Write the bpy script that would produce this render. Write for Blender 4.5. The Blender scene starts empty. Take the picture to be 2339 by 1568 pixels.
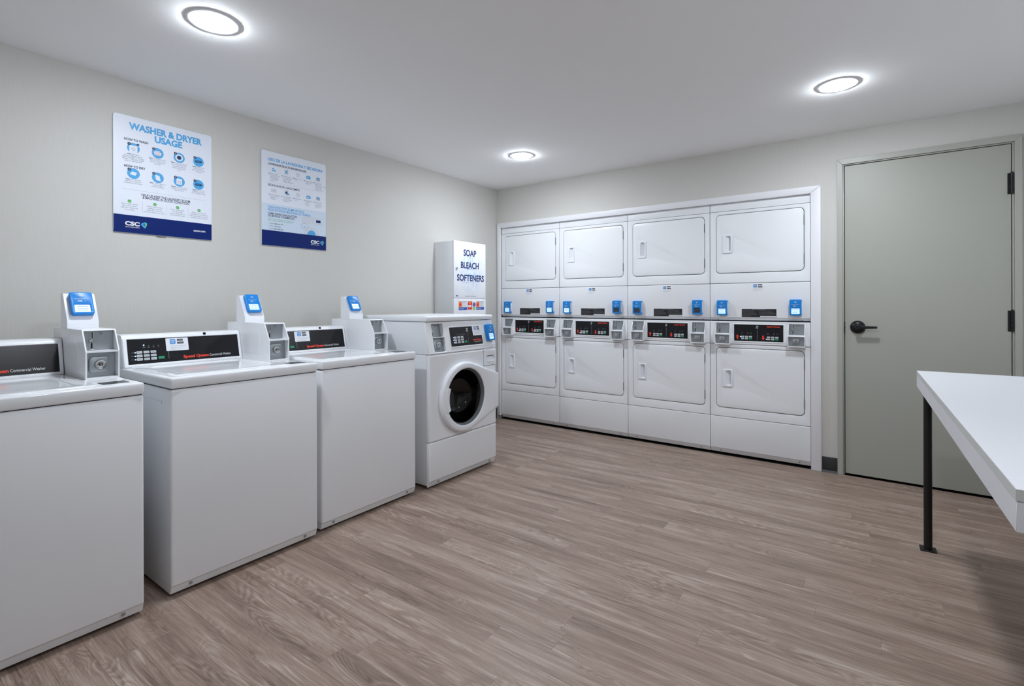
import bpy, bmesh, math, random
from mathutils import Vector, Matrix
from mathutils.geometry import tessellate_polygon

random.seed(7)
SC = bpy.context.scene
COL = SC.collection

# ------------------------------------------------------------------ camera
CAM_F, CAM_VH, CAM_YAW, CAM_ROLL = 1151.87, 693.68, 0.6257, -0.0028
cd = bpy.data.cameras.new('camera')
cd.sensor_fit = 'HORIZONTAL'
cd.sensor_width = 36.0
cd.lens = CAM_F / 2339.0 * 36.0
cd.shift_x = (1169.5 - 1169.0) / 2339.0
cd.shift_y = -(784.0 - CAM_VH) / 2339.0
cd.clip_start = 0.02
cam = bpy.data.objects.new('camera', cd)
COL.objects.link(cam)
cam.matrix_world = (Matrix.Translation((3.1539, -4.1179, 1.1758)) @ Matrix.Rotation(CAM_YAW, 4, 'Z')
                    @ Matrix.Rotation(math.pi / 2, 4, 'X') @ Matrix.Rotation(CAM_ROLL, 4, 'Z'))
SC.camera = cam

# ------------------------------------------------------------------ world, exposure
wd = bpy.data.worlds.new('world')
wd.use_nodes = True
wd.node_tree.nodes['Background'].inputs[0].default_value = (0.02, 0.02, 0.022, 1)
SC.world = wd
SC.view_settings.view_transform = 'Standard'
SC.view_settings.look = 'None'
SC.view_settings.gamma = 1.0
SC.view_settings.use_curve_mapping = False
SC.view_settings.exposure = 0.0
SC.cycles.sample_clamp_indirect = 4.0
SC.cycles.blur_glossy = 1.0
SC.cycles.caustics_reflective = False
SC.cycles.caustics_refractive = False
LAMP_STRENGTH = 290.0
LAMP_COLOR = (0.91, 0.98, 1.06)

H = 2.342          # ceiling height
XR = 4.12          # right wall
YF = -5.2          # wall behind the camera


# ------------------------------------------------------------------ materials
def lin(c):
    return tuple(((v / 12.92) if v <= 0.04045 else ((v + 0.055) / 1.055) ** 2.4) for v in c)


def rgb(r, g, b):
    return lin((r / 255.0, g / 255.0, b / 255.0)) + (1.0,)


MATS = {}


def mat(name, col, rough=0.5, metal=0.0, spec=0.5, coat=0.0, emit=0.0, trans=0.0, bump=0.0, bscale=200.0, var=0.0):
    if name in MATS:
        return MATS[name]
    m = bpy.data.materials.new(name)
    m.use_nodes = True
    nt = m.node_tree
    p = nt.nodes['Principled BSDF']
    p.inputs['Base Color'].default_value = col
    p.inputs['Roughness'].default_value = rough
    p.inputs['Metallic'].default_value = metal
    p.inputs['Specular IOR Level'].default_value = spec
    p.inputs['Coat Weight'].default_value = coat
    p.inputs['Coat Roughness'].default_value = 0.12
    if trans:
        p.inputs['Transmission Weight'].default_value = trans
    if emit:
        p.inputs['Emission Color'].default_value = col
        p.inputs['Emission Strength'].default_value = emit
    if bump or var:
        tc = nt.nodes.new('ShaderNodeNewGeometry')
        n = nt.nodes.new('ShaderNodeTexNoise')
        n.inputs['Scale'].default_value = bscale
        n.inputs['Detail'].default_value = 3
        nt.links.new(tc.outputs['Position'], n.inputs['Vector'])
        if bump:
            b = nt.nodes.new('ShaderNodeBump')
            b.inputs['Strength'].default_value = bump
            b.inputs['Distance'].default_value = 0.002
            nt.links.new(n.outputs['Fac'], b.inputs['Height'])
            nt.links.new(b.outputs['Normal'], p.inputs['Normal'])
        if var:
            mr = nt.nodes.new('ShaderNodeMapRange')
            mr.inputs['To Min'].default_value = rough - var
            mr.inputs['To Max'].default_value = rough + var
            nt.links.new(n.outputs['Fac'], mr.inputs['Value'])
            nt.links.new(mr.outputs['Result'], p.inputs['Roughness'])
    MATS[name] = m
    return m


ENAMEL = mat('white_enamel', rgb(237, 239, 242), 0.30, spec=0.5)
ENAMELG = mat('glossy_white_enamel', rgb(237, 239, 242), 0.10, spec=0.5)
HIDDEN = mat('white_wall_paint', rgb(236, 236, 235), 0.7, spec=0.2, bump=0.03, bscale=90)
PLASTIC = mat('white_plastic', rgb(236, 238, 243), 0.32, spec=0.45)
TRIMW = mat('white_trim_paint', rgb(232, 232, 236), 0.42, bump=0.05, bscale=60)
GAP = mat('dark_gap', rgb(52, 54, 60), 0.8)
BLACKGAP = mat('black_gap', rgb(12, 11, 11), 0.9)
STEEL = mat('galvanised_steel', rgb(160, 166, 170), 0.38, metal=0.75, bump=0.04, bscale=180)
CHROME = mat('chrome', rgb(205, 208, 210), 0.16, metal=1.0)
PANEL = mat('black_overlay', rgb(24, 24, 28), 0.25, spec=0.3)
KEY = mat('grey_key', rgb(196, 200, 202), 0.5)
KEYG = mat('green_key', rgb(22, 152, 104), 0.45)
KEYTXT = mat('key_print', rgb(78, 84, 92), 0.6)
RED = mat('red_print', rgb(238, 62, 38), 0.5)
WHITEP = mat('white_print', rgb(228, 230, 233), 0.5)
GREYP = mat('grey_print', rgb(150, 154, 160), 0.6)
SILVERP = mat('silver_print', rgb(190, 192, 194), 0.4)
BLUE = mat('reader_blue', rgb(4, 132, 216), 0.34)
SCREEN = mat('lit_screen', rgb(196, 226, 250), 0.3, emit=0.75)
SCREENOFF = mat('dim_screen', rgb(62, 68, 78), 0.25)
SCREENTXT = mat('screen_print', rgb(120, 160, 205), 0.5)
LED = mat('blue_led', rgb(150, 185, 255), 0.4, emit=3.0)
BLACKP = mat('black_print', rgb(22, 22, 26), 0.5)
APPBLUE = mat('app_icon_blue', rgb(62, 140, 214), 0.5)
STICKER = mat('white_sticker', rgb(226, 229, 234), 0.5)
BOARD = mat('poster_board', rgb(226, 231, 242), 0.4)
BOARDB = mat('poster_pale_blue', rgb(205, 219, 236), 0.4)
NAVY = mat('poster_navy', rgb(0, 32, 104), 0.5, spec=0.2)
SKY = mat('poster_sky_blue', rgb(74, 164, 222), 0.45)
INK = mat('poster_dark_ink', rgb(32, 42, 78), 0.5)
FINE = mat('poster_fine_print', rgb(108, 114, 130), 0.6)
GREEN = mat('poster_green', rgb(78, 176, 76), 0.5)
RULE = mat('poster_rule', rgb(170, 178, 192), 0.6)
PALE = mat('poster_pale_grey', rgb(206, 211, 222), 0.5)
TEAL = mat('logo_teal', rgb(60, 190, 200), 0.45)
LIME = mat('logo_lime', rgb(150, 205, 110), 0.45)
ORANGE = mat('print_orange', rgb(240, 130, 72), 0.5)
REDB = mat('print_red', rgb(222, 56, 52), 0.5)
PURPLE = mat('print_purple', rgb(130, 92, 170), 0.5)
ROYAL = mat('print_royal_blue', rgb(34, 88, 178), 0.5)
SOAPINK = mat('soap_navy_ink', rgb(38, 52, 112), 0.45)
DOORC = mat('grey_green_door_paint', rgb(168, 169, 160), 0.45, bump=0.05, bscale=260)
FRAMEC = mat('grey_green_frame_paint', rgb(172, 173, 165), 0.4)
IRON = mat('black_iron', rgb(22, 20, 21), 0.4, metal=0.2)
LEVER = mat('matte_black_metal', rgb(20, 20, 24), 0.32, metal=0.3)
BASEC = mat('charcoal_vinyl_base', rgb(48, 49, 51), 0.5)
TABLEW = mat('white_laminate', rgb(226, 227, 232), 0.38, bump=0.03, bscale=400)
TABLEE = mat('white_laminate_edge', rgb(205, 207, 205), 0.45)
DRUM = mat('dark_drum', rgb(38, 36, 36), 0.3, metal=0.6)
RUBBER = mat('grey_rubber', rgb(120, 124, 128), 0.5)
LAMPRING = mat('lamp_ring', rgb(235, 236, 238), 0.4)
CEIL = mat('ceiling_paint', rgb(248, 248, 248), 0.85, spec=0.2, bump=0.02, bscale=120)


def glass_mat():
    m = bpy.data.materials.new('door_glass')
    m.use_nodes = True
    p = m.node_tree.nodes['Principled BSDF']
    p.inputs['Base Color'].default_value = (0.30, 0.31, 0.32, 1)
    p.inputs['Roughness'].default_value = 0.02
    p.inputs['Transmission Weight'].default_value = 1.0
    p.inputs['IOR'].default_value = 1.35
    return m


GLASS = glass_mat()


def lamp_mat():
    m = bpy.data.materials.new('lamp_diffuser')
    m.use_nodes = True
    p = m.node_tree.nodes['Principled BSDF']
    p.inputs['Base Color'].default_value = (0.9, 0.9, 0.9, 1)
    p.inputs['Emission Color'].default_value = LAMP_COLOR + (1,)
    p.inputs['Emission Strength'].default_value = LAMP_STRENGTH
    return m


LAMPM = lamp_mat()


def wall_mat():
    m = bpy.data.materials.new('wall_covering')
    m.use_nodes = True
    nt = m.node_tree
    p = nt.nodes['Principled BSDF']
    p.inputs['Roughness'].default_value = 0.62
    p.inputs['Specular IOR Level'].default_value = 0.3
    g = nt.nodes.new('ShaderNodeNewGeometry')
    mp = nt.nodes.new('ShaderNodeMapping')
    mp.inputs['Scale'].default_value = (420, 420, 9)
    n = nt.nodes.new('ShaderNodeTexNoise')
    n.inputs['Scale'].default_value = 1.0
    n.inputs['Detail'].default_value = 2
    nt.links.new(g.outputs['Position'], mp.inputs['Vector'])
    nt.links.new(mp.outputs['Vector'], n.inputs['Vector'])
    r = nt.nodes.new('ShaderNodeValToRGB')
    r.color_ramp.elements[0].position = 0.3
    r.color_ramp.elements[0].color = rgb(202, 200, 195)
    r.color_ramp.elements[1].position = 0.7
    r.color_ramp.elements[1].color = rgb(206, 204, 199)
    nt.links.new(n.outputs['Fac'], r.inputs['Fac'])
    nt.links.new(r.outputs['Color'], p.inputs['Base Color'])
    b = nt.nodes.new('ShaderNodeBump')
    b.inputs['Strength'].default_value = 0.04
    b.inputs['Distance'].default_value = 0.001
    nt.links.new(n.outputs['Fac'], b.inputs['Height'])
    nt.links.new(b.outputs['Normal'], p.inputs['Normal'])
    return m


WALL = wall_mat()


def wood_mat():
    m = bpy.data.materials.new('oak_vinyl_plank')
    m.use_nodes = True
    nt = m.node_tree
    L = nt.links.new
    p = nt.nodes['Principled BSDF']
    N = nt.nodes.new

    def math_(op, a, b=None, c=None):
        nd = N('ShaderNodeMath')
        nd.operation = op
        for i, q in enumerate((a, b, c)):
            if q is None:
                continue
            if isinstance(q, (int, float)):
                nd.inputs[i].default_value = q
            else:
                L(q, nd.inputs[i])
        return nd.outputs[0]

    g = N('ShaderNodeNewGeometry')
    oi = N('ShaderNodeObjectInfo')
    rnd = oi.outputs['Random']
    cx = N('ShaderNodeCombineXYZ')
    L(math_('MULTIPLY', rnd, 173.0), cx.inputs[0])
    L(math_('MULTIPLY', rnd, 61.0), cx.inputs[1])
    L(math_('MULTIPLY', rnd, 29.0), cx.inputs[2])
    va = N('ShaderNodeVectorMath')
    va.operation = 'ADD'
    L(g.outputs['Position'], va.inputs[0])
    L(cx.outputs[0], va.inputs[1])
    vec = va.outputs[0]

    def noise(sx, sy, scale, detail=3, dist=0.0, rough=0.55):
        mp = N('ShaderNodeMapping')
        mp.inputs['Scale'].default_value = (sx, sy, 1)
        L(vec, mp.inputs['Vector'])
        n = N('ShaderNodeTexNoise')
        n.inputs['Scale'].default_value = scale
        n.inputs['Detail'].default_value = detail
        n.inputs['Roughness'].default_value = rough
        n.inputs['Distortion'].default_value = dist
        L(mp.outputs['Vector'], n.inputs['Vector'])
        return n.outputs['Fac']

    broad = noise(1.5, 16.0, 1.0, 4, 0.5)                # long soft bands
    cath = noise(1.9, 9.0, 1.0, 2, 0.6)                  # arched figure
    rings = math_('SINE', math_('MULTIPLY', cath, 120.0))
    rings = math_('MULTIPLY_ADD', rings, 0.5, 0.5)
    fig = noise(1.3, 6.0, 1.0, 2)                        # where the figure shows
    figm = N('ShaderNodeMapRange')
    figm.inputs['From Min'].default_value = 0.46
    figm.inputs['From Max'].default_value = 0.64
    L(fig, figm.inputs['Value'])
    fine = noise(9.0, 330.0, 1.0, 4, 0.0, 0.75)          # pores
    streak = noise(2.4, 85.0, 1.0, 4, 0.25, 0.65)
    wisp = noise(3.2, 34.0, 1.0, 3, 1.1)
    wm = N('ShaderNodeMapRange')
    wm.inputs['From Min'].default_value = 0.61
    wm.inputs['From Max'].default_value = 0.72
    L(wisp, wm.inputs['Value'])
    v = math_('MULTIPLY_ADD', broad, 0.66, -0.08)
    v = math_('MULTIPLY_ADD', math_('SUBTRACT', fine, 0.5), 0.62, v)
    v = math_('MULTIPLY_ADD', math_('SUBTRACT', streak, 0.5), 0.42, v)
    rm = math_('MULTIPLY', math_('SUBTRACT', rings, 0.5), figm.outputs[0])
    v = math_('MULTIPLY_ADD', rm, 0.17, v)
    v = math_('MULTIPLY_ADD', wm.outputs[0], 0.20, v)
    v = math_('MULTIPLY_ADD', math_('SUBTRACT', rnd, 0.5), 0.06, v)
    v = math_('ADD', v, 0.23)
    r = N('ShaderNodeValToRGB')
    e = r.color_ramp.elements
    e[0].position = 0.15
    e[0].color = rgb(86, 69, 59)
    e[1].position = 0.92
    e[1].color = rgb(203, 189, 178)
    k = e.new(0.50)
    k.color = rgb(152, 131, 118)
    L(v, r.inputs['Fac'])
    L(r.outputs['Color'], p.inputs['Base Color'])
    p.inputs['Roughness'].default_value = 0.40
    p.inputs['Specular IOR Level'].default_value = 0.4
    b = N('ShaderNodeBump')
    b.inputs['Strength'].default_value = 0.10
    b.inputs['Distance'].default_value = 0.001
    L(fine, b.inputs['Height'])
    L(b.outputs['Normal'], p.inputs['Normal'])
    return m


WOOD = wood_mat()


def soap_front_mat():
    m = bpy.data.materials.new('soap_front_print')
    m.use_nodes = True
    nt = m.node_tree
    L = nt.links.new
    N = nt.nodes.new
    p = nt.nodes['Principled BSDF']
    p.inputs['Roughness'].default_value = 0.35
    tc = N('ShaderNodeTexCoord')
    mp = N('ShaderNodeMapping')
    mp.inputs['Rotation'].default_value = (0, 0.5, 0)
    mp.inputs['Scale'].default_value = (1.6, 1.0, 0.8)
    L(tc.outputs['Object'], mp.inputs['Vector'])
    n = N('ShaderNodeTexNoise')
    n.inputs['Scale'].default_value = 26
    n.inputs['Detail'].default_value = 4
    n.inputs['Distortion'].default_value = 0.8
    L(mp.outputs['Vector'], n.inputs['Vector'])
    sub = N('ShaderNodeVectorMath')
    sub.operation = 'SUBTRACT'
    L(tc.outputs['Object'], sub.inputs[0])
    sub.inputs[1].default_value = (0.01, 0, 1.465)
    mul = N('ShaderNodeVectorMath')
    mul.operation = 'MULTIPLY'
    L(sub.outputs[0], mul.inputs[0])
    mul.inputs[1].default_value = (6.2, 0, 4.6)
    ln = N('ShaderNodeVectorMath')
    ln.operation = 'LENGTH'
    L(mul.outputs[0], ln.inputs[0])
    fall = N('ShaderNodeMapRange')
    fall.inputs['From Min'].default_value = 0.25
    fall.inputs['From Max'].default_value = 1.1
    fall.inputs['To Min'].default_value = 1.0
    fall.inputs['To Max'].default_value = 0.0
    L(ln.outputs['Value'], fall.inputs['Value'])
    th = N('ShaderNodeMapRange')
    th.inputs['From Min'].default_value = 0.42
    th.inputs['From Max'].default_value = 0.62
    L(n.outputs['Fac'], th.inputs['Value'])
    mm = N('ShaderNodeMath')
    mm.operation = 'MULTIPLY'
    L(fall.outputs[0], mm.inputs[0])
    L(th.outputs[0], mm.inputs[1])
    mix = N('ShaderNodeMix')
    mix.data_type = 'RGBA'
    L(mm.outputs[0], mix.inputs['Factor'])
    mix.inputs['A'].default_value = rgb(238, 240, 247)
    mix.inputs['B'].default_value = rgb(170, 208, 240)
    L(mix.outputs['Result'], p.inputs['Base Color'])
    return m


SOAPFRONT = soap_front_mat()


# ------------------------------------------------------------------ mesh helpers
class RR:                                   # rounded rectangle outline in (x, z)
    def __init__(s, x0, x1, z0, z1, r=0.0, n=5):
        s.a = (x0, x1, z0, z1, r, n)

    def pts(s, ins=0.0):
        x0, x1, z0, z1, r, n = s.a
        x0 += ins; x1 -= ins; z0 += ins; z1 -= ins
        if r <= 0:
            return [(x0, z0), (x1, z0), (x1, z1), (x0, z1)]
        r = max(r - ins, 0.0004)
        out = []
        for cx, cz, a0 in ((x1 - r, z0 + r, -90), (x1 - r, z1 - r, 0), (x0 + r, z1 - r, 90), (x0 + r, z0 + r, 180)):
            for i in range(n + 1):
                a = math.radians(a0 + 90.0 * i / n)
                out.append((cx + r * math.cos(a), cz + r * math.sin(a)))
        return out


class CI:                                   # circle outline
    def __init__(s, cx, cz, r, n=48):
        s.a = (cx, cz, r, n)

    def pts(s, ins=0.0):
        cx, cz, r, n = s.a
        r -= ins
        return [(cx + r * math.cos(2 * math.pi * i / n), cz + r * math.sin(2 * math.pi * i / n)) for i in range(n)]


class PG:                                   # convex polygon, counter-clockwise
    def __init__(s, p):
        s.p = p

    def pts(s, ins=0.0):
        if not ins:
            return list(s.p)
        out = []
        n = len(s.p)
        for i in range(n):
            a, b, c = Vector(s.p[i - 1]), Vector(s.p[i]), Vector(s.p[(i + 1) % n])
            d1, d2 = (b - a).normalized(), (c - b).normalized()
            n1, n2 = Vector((-d1.y, d1.x)), Vector((-d2.y, d2.x))
            k = (n1 + n2)
            k = k / max(0.2, (1 + n1.dot(n2)))
            out.append(tuple(b + k * ins))
        return out


_TXT = {}


def text_geo(s, bold=0.0):
    key = (s, round(bold, 4))
    if key not in _TXT:
        cu = bpy.data.curves.new('txt', 'FONT')
        cu.body = s
        cu.size = 1.0
        cu.resolution_u = 4
        cu.offset = bold
        ob = bpy.data.objects.new('txt', cu)
        me = bpy.data.meshes.new_from_object(ob)
        vs = [(v.co.x, v.co.y) for v in me.vertices]
        fs = [tuple(p.vertices) for p in me.polygons]
        bpy.data.objects.remove(ob)
        bpy.data.curves.remove(cu)
        bpy.data.meshes.remove(me)
        _TXT[key] = (vs, fs)
    return _TXT[key]


CAP = [None]


def cap_height():
    if CAP[0] is None:
        vs, _ = text_geo('H')
        CAP[0] = max(v[1] for v in vs) - min(v[1] for v in vs)
    return CAP[0]


class MB:
    def __init__(s):
        s.v = []
        s.f = []

    def add(s, vs, fs):
        o = len(s.v)
        s.v += [tuple(q) for q in vs]
        s.f += [tuple(i + o for i in q) for q in fs]
        return s

    def box(s, x0, x1, y0, y1, z0, z1, b=0.0, seg=2):
        if b <= 0:
            vs = [(x, y, z) for x in (x0, x1) for y in (y0, y1) for z in (z0, z1)]
            return s.add(vs, [(0, 1, 3, 2), (4, 6, 7, 5), (0, 4, 5, 1), (2, 3, 7, 6), (0, 2, 6, 4), (1, 5, 7, 3)])
        bm = bmesh.new()
        bmesh.ops.create_cube(bm, size=1.0)
        for v in bm.verts:
            v.co = Vector(((x0 + x1) / 2 + v.co.x * (x1 - x0), (y0 + y1) / 2 + v.co.y * (y1 - y0),
                           (z0 + z1) / 2 + v.co.z * (z1 - z0)))
        bmesh.ops.bevel(bm, geom=bm.edges[:], offset=b, segments=seg, profile=0.5, affect='EDGES')
        bm.verts.index_update()
        s.add([v.co[:] for v in bm.verts], [[v.index for v in f.verts] for f in bm.faces])
        bm.free()
        return s

    def plate(s, out, y0, y1, b=0.0, holes=(), seg=3, back=True):
        """outline extruded along y, front at y0, optional rounded front edge and holes"""
        if b > 0:
            st = [(b * (1 - math.sin(math.pi / 2 * k / seg)), y0 + b * (1 - math.cos(math.pi / 2 * k / seg))) for k in range(seg + 1)]
        else:
            st = [(0.0, y0)]
        st.append((0.0, y1))
        loops = []
        for o, sg in [(out, 1)] + [(h, -1) for h in holes]:
            idx = []
            for ins, y in st:
                base = len(s.v)
                pp = o.pts(sg * ins)
                s.v += [(x, y, z) for x, z in pp]
                idx.append(list(range(base, base + len(pp))))
            n = len(idx[0])
            for k in range(len(st) - 1):
                for i in range(n):
                    j = (i + 1) % n
                    s.f.append((idx[k][i], idx[k][j], idx[k + 1][j], idx[k + 1][i]))
            loops.append(idx)
        for k in ([0, -1] if back else [0]):
            if not holes:
                s.f.append(tuple(loops[0][k]))
            else:
                poly = [[Vector((s.v[i][0], s.v[i][2], 0)) for i in lp[k]] for lp in loops]
                flat = [i for lp in loops for i in lp[k]]
                for t in tessellate_polygon(poly):
                    s.f.append(tuple(flat[i] for i in t))
        return s

    def flat(s, pts, y):
        o = len(s.v)
        s.v += [(x, y, z) for x, z in pts]
        s.f.append(tuple(range(o, o + len(pts))))
        return s

    def rect(s, x0, x1, z0, z1, y):
        return s.flat([(x0, z0), (x1, z0), (x1, z1), (x0, z1)], y)

    def prism(s, prof, x0, x1):
        """(y, z) profile extruded along x"""
        n = len(prof)
        vs = [(x0, y, z) for y, z in prof] + [(x1, y, z) for y, z in prof]
        fs = [tuple(range(n)), tuple(range(2 * n - 1, n - 1, -1))]
        fs += [(i, (i + 1) % n, n + (i + 1) % n, n + i) for i in range(n)]
        return s.add(vs, fs)

    def lathe(s, prof, c=(0, 0, 0), axis='z', n=32, caps=True):
        """(radius, height) profile turned around an axis through c; 'y' means height goes out of the front (-y)"""
        vs, fs = [], []
        m = len(prof)
        for i in range(n):
            a = 2 * math.pi * i / n
            for r, h in prof:
                if axis == 'z':
                    vs.append((c[0] + r * math.cos(a), c[1] + r * math.sin(a), c[2] + h))
                else:
                    vs.append((c[0] + r * math.cos(a), c[1] - h, c[2] + r * math.sin(a)))
        for i in range(n):
            j = (i + 1) % n
            for k in range(m - 1):
                fs.append((i * m + k, j * m + k, j * m + k + 1, i * m + k + 1))
        if caps and prof[0][0] > 1e-6:
            fs.append(tuple(i * m for i in range(n)))
        if caps and prof[-1][0] > 1e-6:
            fs.append(tuple(i * m + m - 1 for i in range(n)))
        return s.add(vs, fs)

    def tube(s, pts, r, n=8):
        P = [Vector(p) for p in pts]
        vs, fs = [], []
        for i, p in enumerate(P):
            d = (P[min(i + 1, len(P) - 1)] - P[max(i - 1, 0)]).normalized()
            a = d.orthogonal().normalized() if i == 0 else (a - d * a.dot(d)).normalized()
            b = d.cross(a)
            for k in range(n):
                t = 2 * math.pi * k / n
                vs.append(p + (a * math.cos(t) + b * math.sin(t)) * r)
        for i in range(len(P) - 1):
            for k in range(n):
                fs.append((i * n + k, i * n + (k + 1) % n, (i + 1) * n + (k + 1) % n, (i + 1) * n + k))
        fs += [tuple(range(n)), tuple(range((len(P) - 1) * n, len(P) * n))]
        return s.add(vs, fs)

    def text(s, t, x, z, h, y, align='l', w=None, bold=0.0, xs=1.0, shear=0.0):
        vs, fs = text_geo(t, bold)
        if not vs:
            return s
        k = h / cap_height()
        x0, x1 = min(v[0] for v in vs), max(v[0] for v in vs)
        kx = (w / (x1 - x0)) if w else k * xs
        W = (x1 - x0) * kx
        ox = {'l': x, 'c': x - W / 2, 'r': x - W}[align]
        return s.add([(ox + (vx - x0) * kx + shear * vy * k, y, z + vy * k) for vx, vy in vs], fs)

    def arc(s, cx, cz, r0, r1, a0, a1, y, n=10):
        pts = []
        for i in range(n + 1):
            a = math.radians(a0 + (a1 - a0) * i / n)
            pts.append((r1, a))
        o = len(s.v)
        for r in (r0, r1):
            for i in range(n + 1):
                a = math.radians(a0 + (a1 - a0) * i / n)
                s.v.append((cx + r * math.cos(a), y, cz + r * math.sin(a)))
        for i in range(n):
            s.f.append((o + i, o + i + 1, o + n + 1 + i + 1, o + n + 1 + i))
        return s

    def build(s, name, m, parent=None, M=None, solid=True, sharp=38):
        me = bpy.data.meshes.new(name)
        vs = s.v if M is None else [tuple(M @ Vector(v)) for v in s.v]
        me.from_pydata(vs, [], s.f)
        if solid:
            bm = bmesh.new()
            bm.from_mesh(me)
            bmesh.ops.remove_doubles(bm, verts=bm.verts[:], dist=1e-6)
            bmesh.ops.recalc_face_normals(bm, faces=bm.faces[:])
            bm.to_mesh(me)
            bm.free()
            me.polygons.foreach_set('use_smooth', [True] * len(me.polygons))
            me.set_sharp_from_angle(angle=math.radians(sharp))
        me.materials.append(m)
        ob = bpy.data.objects.new(name, me)
        COL.objects.link(ob)
        if parent is not None:
            ob.parent = parent
        return ob


def empty(name, loc=(0, 0, 0), rz=0.0):
    o = bpy.data.objects.new(name, None)
    o.empty_display_size = 0.1
    o.location = loc
    o.rotation_euler = (0, 0, rz)
    COL.objects.link(o)
    return o


def tag(o, label, cat, group=None):
    o['label'] = label
    o['category'] = cat
    if group:
        o['group'] = group
    return o


def struct(o, label=None):
    o['kind'] = 'structure'
    if label:
        o['label'] = label
    return o


def plabel(o, label):
    o['label'] = label
    return o


# ================================================================== THE ROOM
fl = MB().box(-0.1, XR + 0.1, YF - 0.1, 0.95, -0.08, -0.0022).build('floor', BLACKGAP)
struct(fl, 'brown oak look plank floor')
PW, PL, GAPW = 0.102, 1.22, 0.0003


def plank_mesh(length):
    b = 0.0003
    x1, y1 = length - GAPW, PW - GAPW
    vs = [(0, 0, -0.002), (x1, 0, -0.002), (x1, y1, -0.002), (0, y1, -0.002),
          (0, 0, -b), (x1, 0, -b), (x1, y1, -b), (0, y1, -b),
          (b, b, 0), (x1 - b, b, 0), (x1 - b, y1 - b, 0), (b, y1 - b, 0)]
    fs = [(8, 9, 10, 11)]
    for a in (0, 4):
        fs += [(a + i, a + (i + 1) % 4, a + 4 + (i + 1) % 4, a + 4 + i) for i in range(4)]
    me = bpy.data.meshes.new('plank')
    me.from_pydata(vs, [], fs)
    me.materials.append(WOOD)
    return me


full_plank = plank_mesh(PL)
row = 0
y = -0.002 - PW
while y > YF - PW:
    x = -random.uniform(0.05, PL - 0.05)
    while x < XR:
        a, b = max(x, 0.001), min(x + PL, XR - 0.001)
        if b - a > 0.03:
            me = full_plank if abs(b - a - PL) < 1e-6 else plank_mesh(b - a)
            o = bpy.data.objects.new('plank', me)
            o.location = (a, y, 0)
            o.parent = fl
            COL.objects.link(o)
        x += PL
    y -= PW
    row += 1

struct(MB().box(-0.1, XR + 0.1, YF - 0.1, 0.12, H, H + 0.1).build('ceiling', CEIL), 'plain pale grey ceiling')
struct(MB().box(-0.1, 0, YF - 0.1, 0.95, -0.08, H).build('wall_left', WALL), 'warm grey wall behind the washers')
struct(MB().box(XR, XR + 0.1, YF - 0.1, 0.12, -0.08, H).build('wall_right', HIDDEN), 'plain white wall beside the table')
struct(MB().box(-0.1, XR + 0.1, YF - 0.1, YF, -0.08, H).build('wall_front', HIDDEN), 'plain white wall behind the camera')


class RAW:
    def __init__(s, p):
        s.p = p

    def pts(s, ins=0):
        return s.p


wb = MB()
outl = [(0, -0.08), (0.02, -0.08), (0.02, 1.955), (2.815, 1.955), (2.815, -0.08), (2.95, -0.08), (2.95, 2.135),
        (3.832, 2.135), (3.832, -0.08), (XR, -0.08), (XR, H), (0, H)]
n = len(outl)
base = 0
wb.v = [(x, 0.0, z) for x, z in outl] + [(x, 0.12, z) for x, z in outl]
for t in tessellate_polygon([[Vector((x, z, 0)) for x, z in outl]]):
    wb.f.append(tuple(t))
    wb.f.append(tuple(i + n for i in t))
wb.f += [(i, (i + 1) % n, n + (i + 1) % n, n + i) for i in range(n)]
struct(wb.build('wall_back', WALL), 'warm grey wall around the dryer alcove and door')
al = MB().box(0.0, 2.84, 0.85, 0.95, 0, 2.05).box(2.815, 2.915, 0.1205, 0.85, 0, 2.05).box(0.0, 2.815, 0.1205, 0.85, 1.975, 2.05)
struct(al.build('wall_alcove', WALL), 'inside of the alcove behind the dryers')

# baseboards
struct(MB().box(2.846, 2.936, -0.006, -0.0005, 0.012, 0.105, 0.0015).prism([(-0.0005, 0.014), (-0.006, 0.014), (-0.016, 0.0005), (-0.0005, 0.0005)], 2.846, 2.936).build('baseboard_back', BASEC), 'short charcoal cove base between dryer trim and door frame')
struct(MB().box(3.846, XR - 0.008, -0.006, -0.0005, 0.0005, 0.105, 0.0015).build('baseboard_corner', BASEC), 'charcoal cove base right of the door')
struct(MB().box(0.0005, 0.006, YF + 0.01, -0.024, 0.0005, 0.105, 0.0015).build('baseboard_left', BASEC), 'charcoal cove base behind the washers')
struct(MB().box(XR - 0.006, XR - 0.0005, YF + 0.01, -0.008, 0.0005, 0.105, 0.0015).build('baseboard_right', BASEC), 'charcoal cove base on right wall')
struct(MB().box(0.01, XR - 0.01, YF + 0.0005, YF + 0.006, 0.0005, 0.105, 0.0015).build('baseboard_front', BASEC), 'charcoal cove base behind the camera')

# white mitred surround of the dryer alcove
TY0, TY1 = -0.022, -0.0005
trim = struct(empty('trim_1', (1.42, -0.01, 0)), 'white mitred trim framing the row of dryers')


def trim_piece(pts):
    m = MB()
    nn = len(pts)
    m.plate(PG([(x - 1.42, z) for x, z in pts]), TY0 + 0.01, TY1 + 0.01, 0.002, seg=2)
    return m.build('trim_piece', TRIMW, trim)


LX0, LX1, RX0, RX1, TZ0, TZ1 = 0.010, 0.0485, 2.7815, 2.843, 1.944, 1.993
g = 0.0006
trim_piece([(LX0, 0.036), (LX1, 0.036), (LX1, TZ0 - g), (LX0, TZ1 - g)])
trim_piece([(LX0 + g, TZ1), (LX1 + g, TZ0), (RX0 - g, TZ0), (RX1 - g, TZ1)])
trim_piece([(RX0, 0.001), (RX1, 0.001), (RX1, TZ1 - g), (RX0, TZ0 - g)])

# door
door = struct(empty('door_1', (3.39, 0.02, 0)), 'flush grey door in grey frame with black lever')
DO = Matrix.Translation((-3.39, -0.02, 0))


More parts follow.
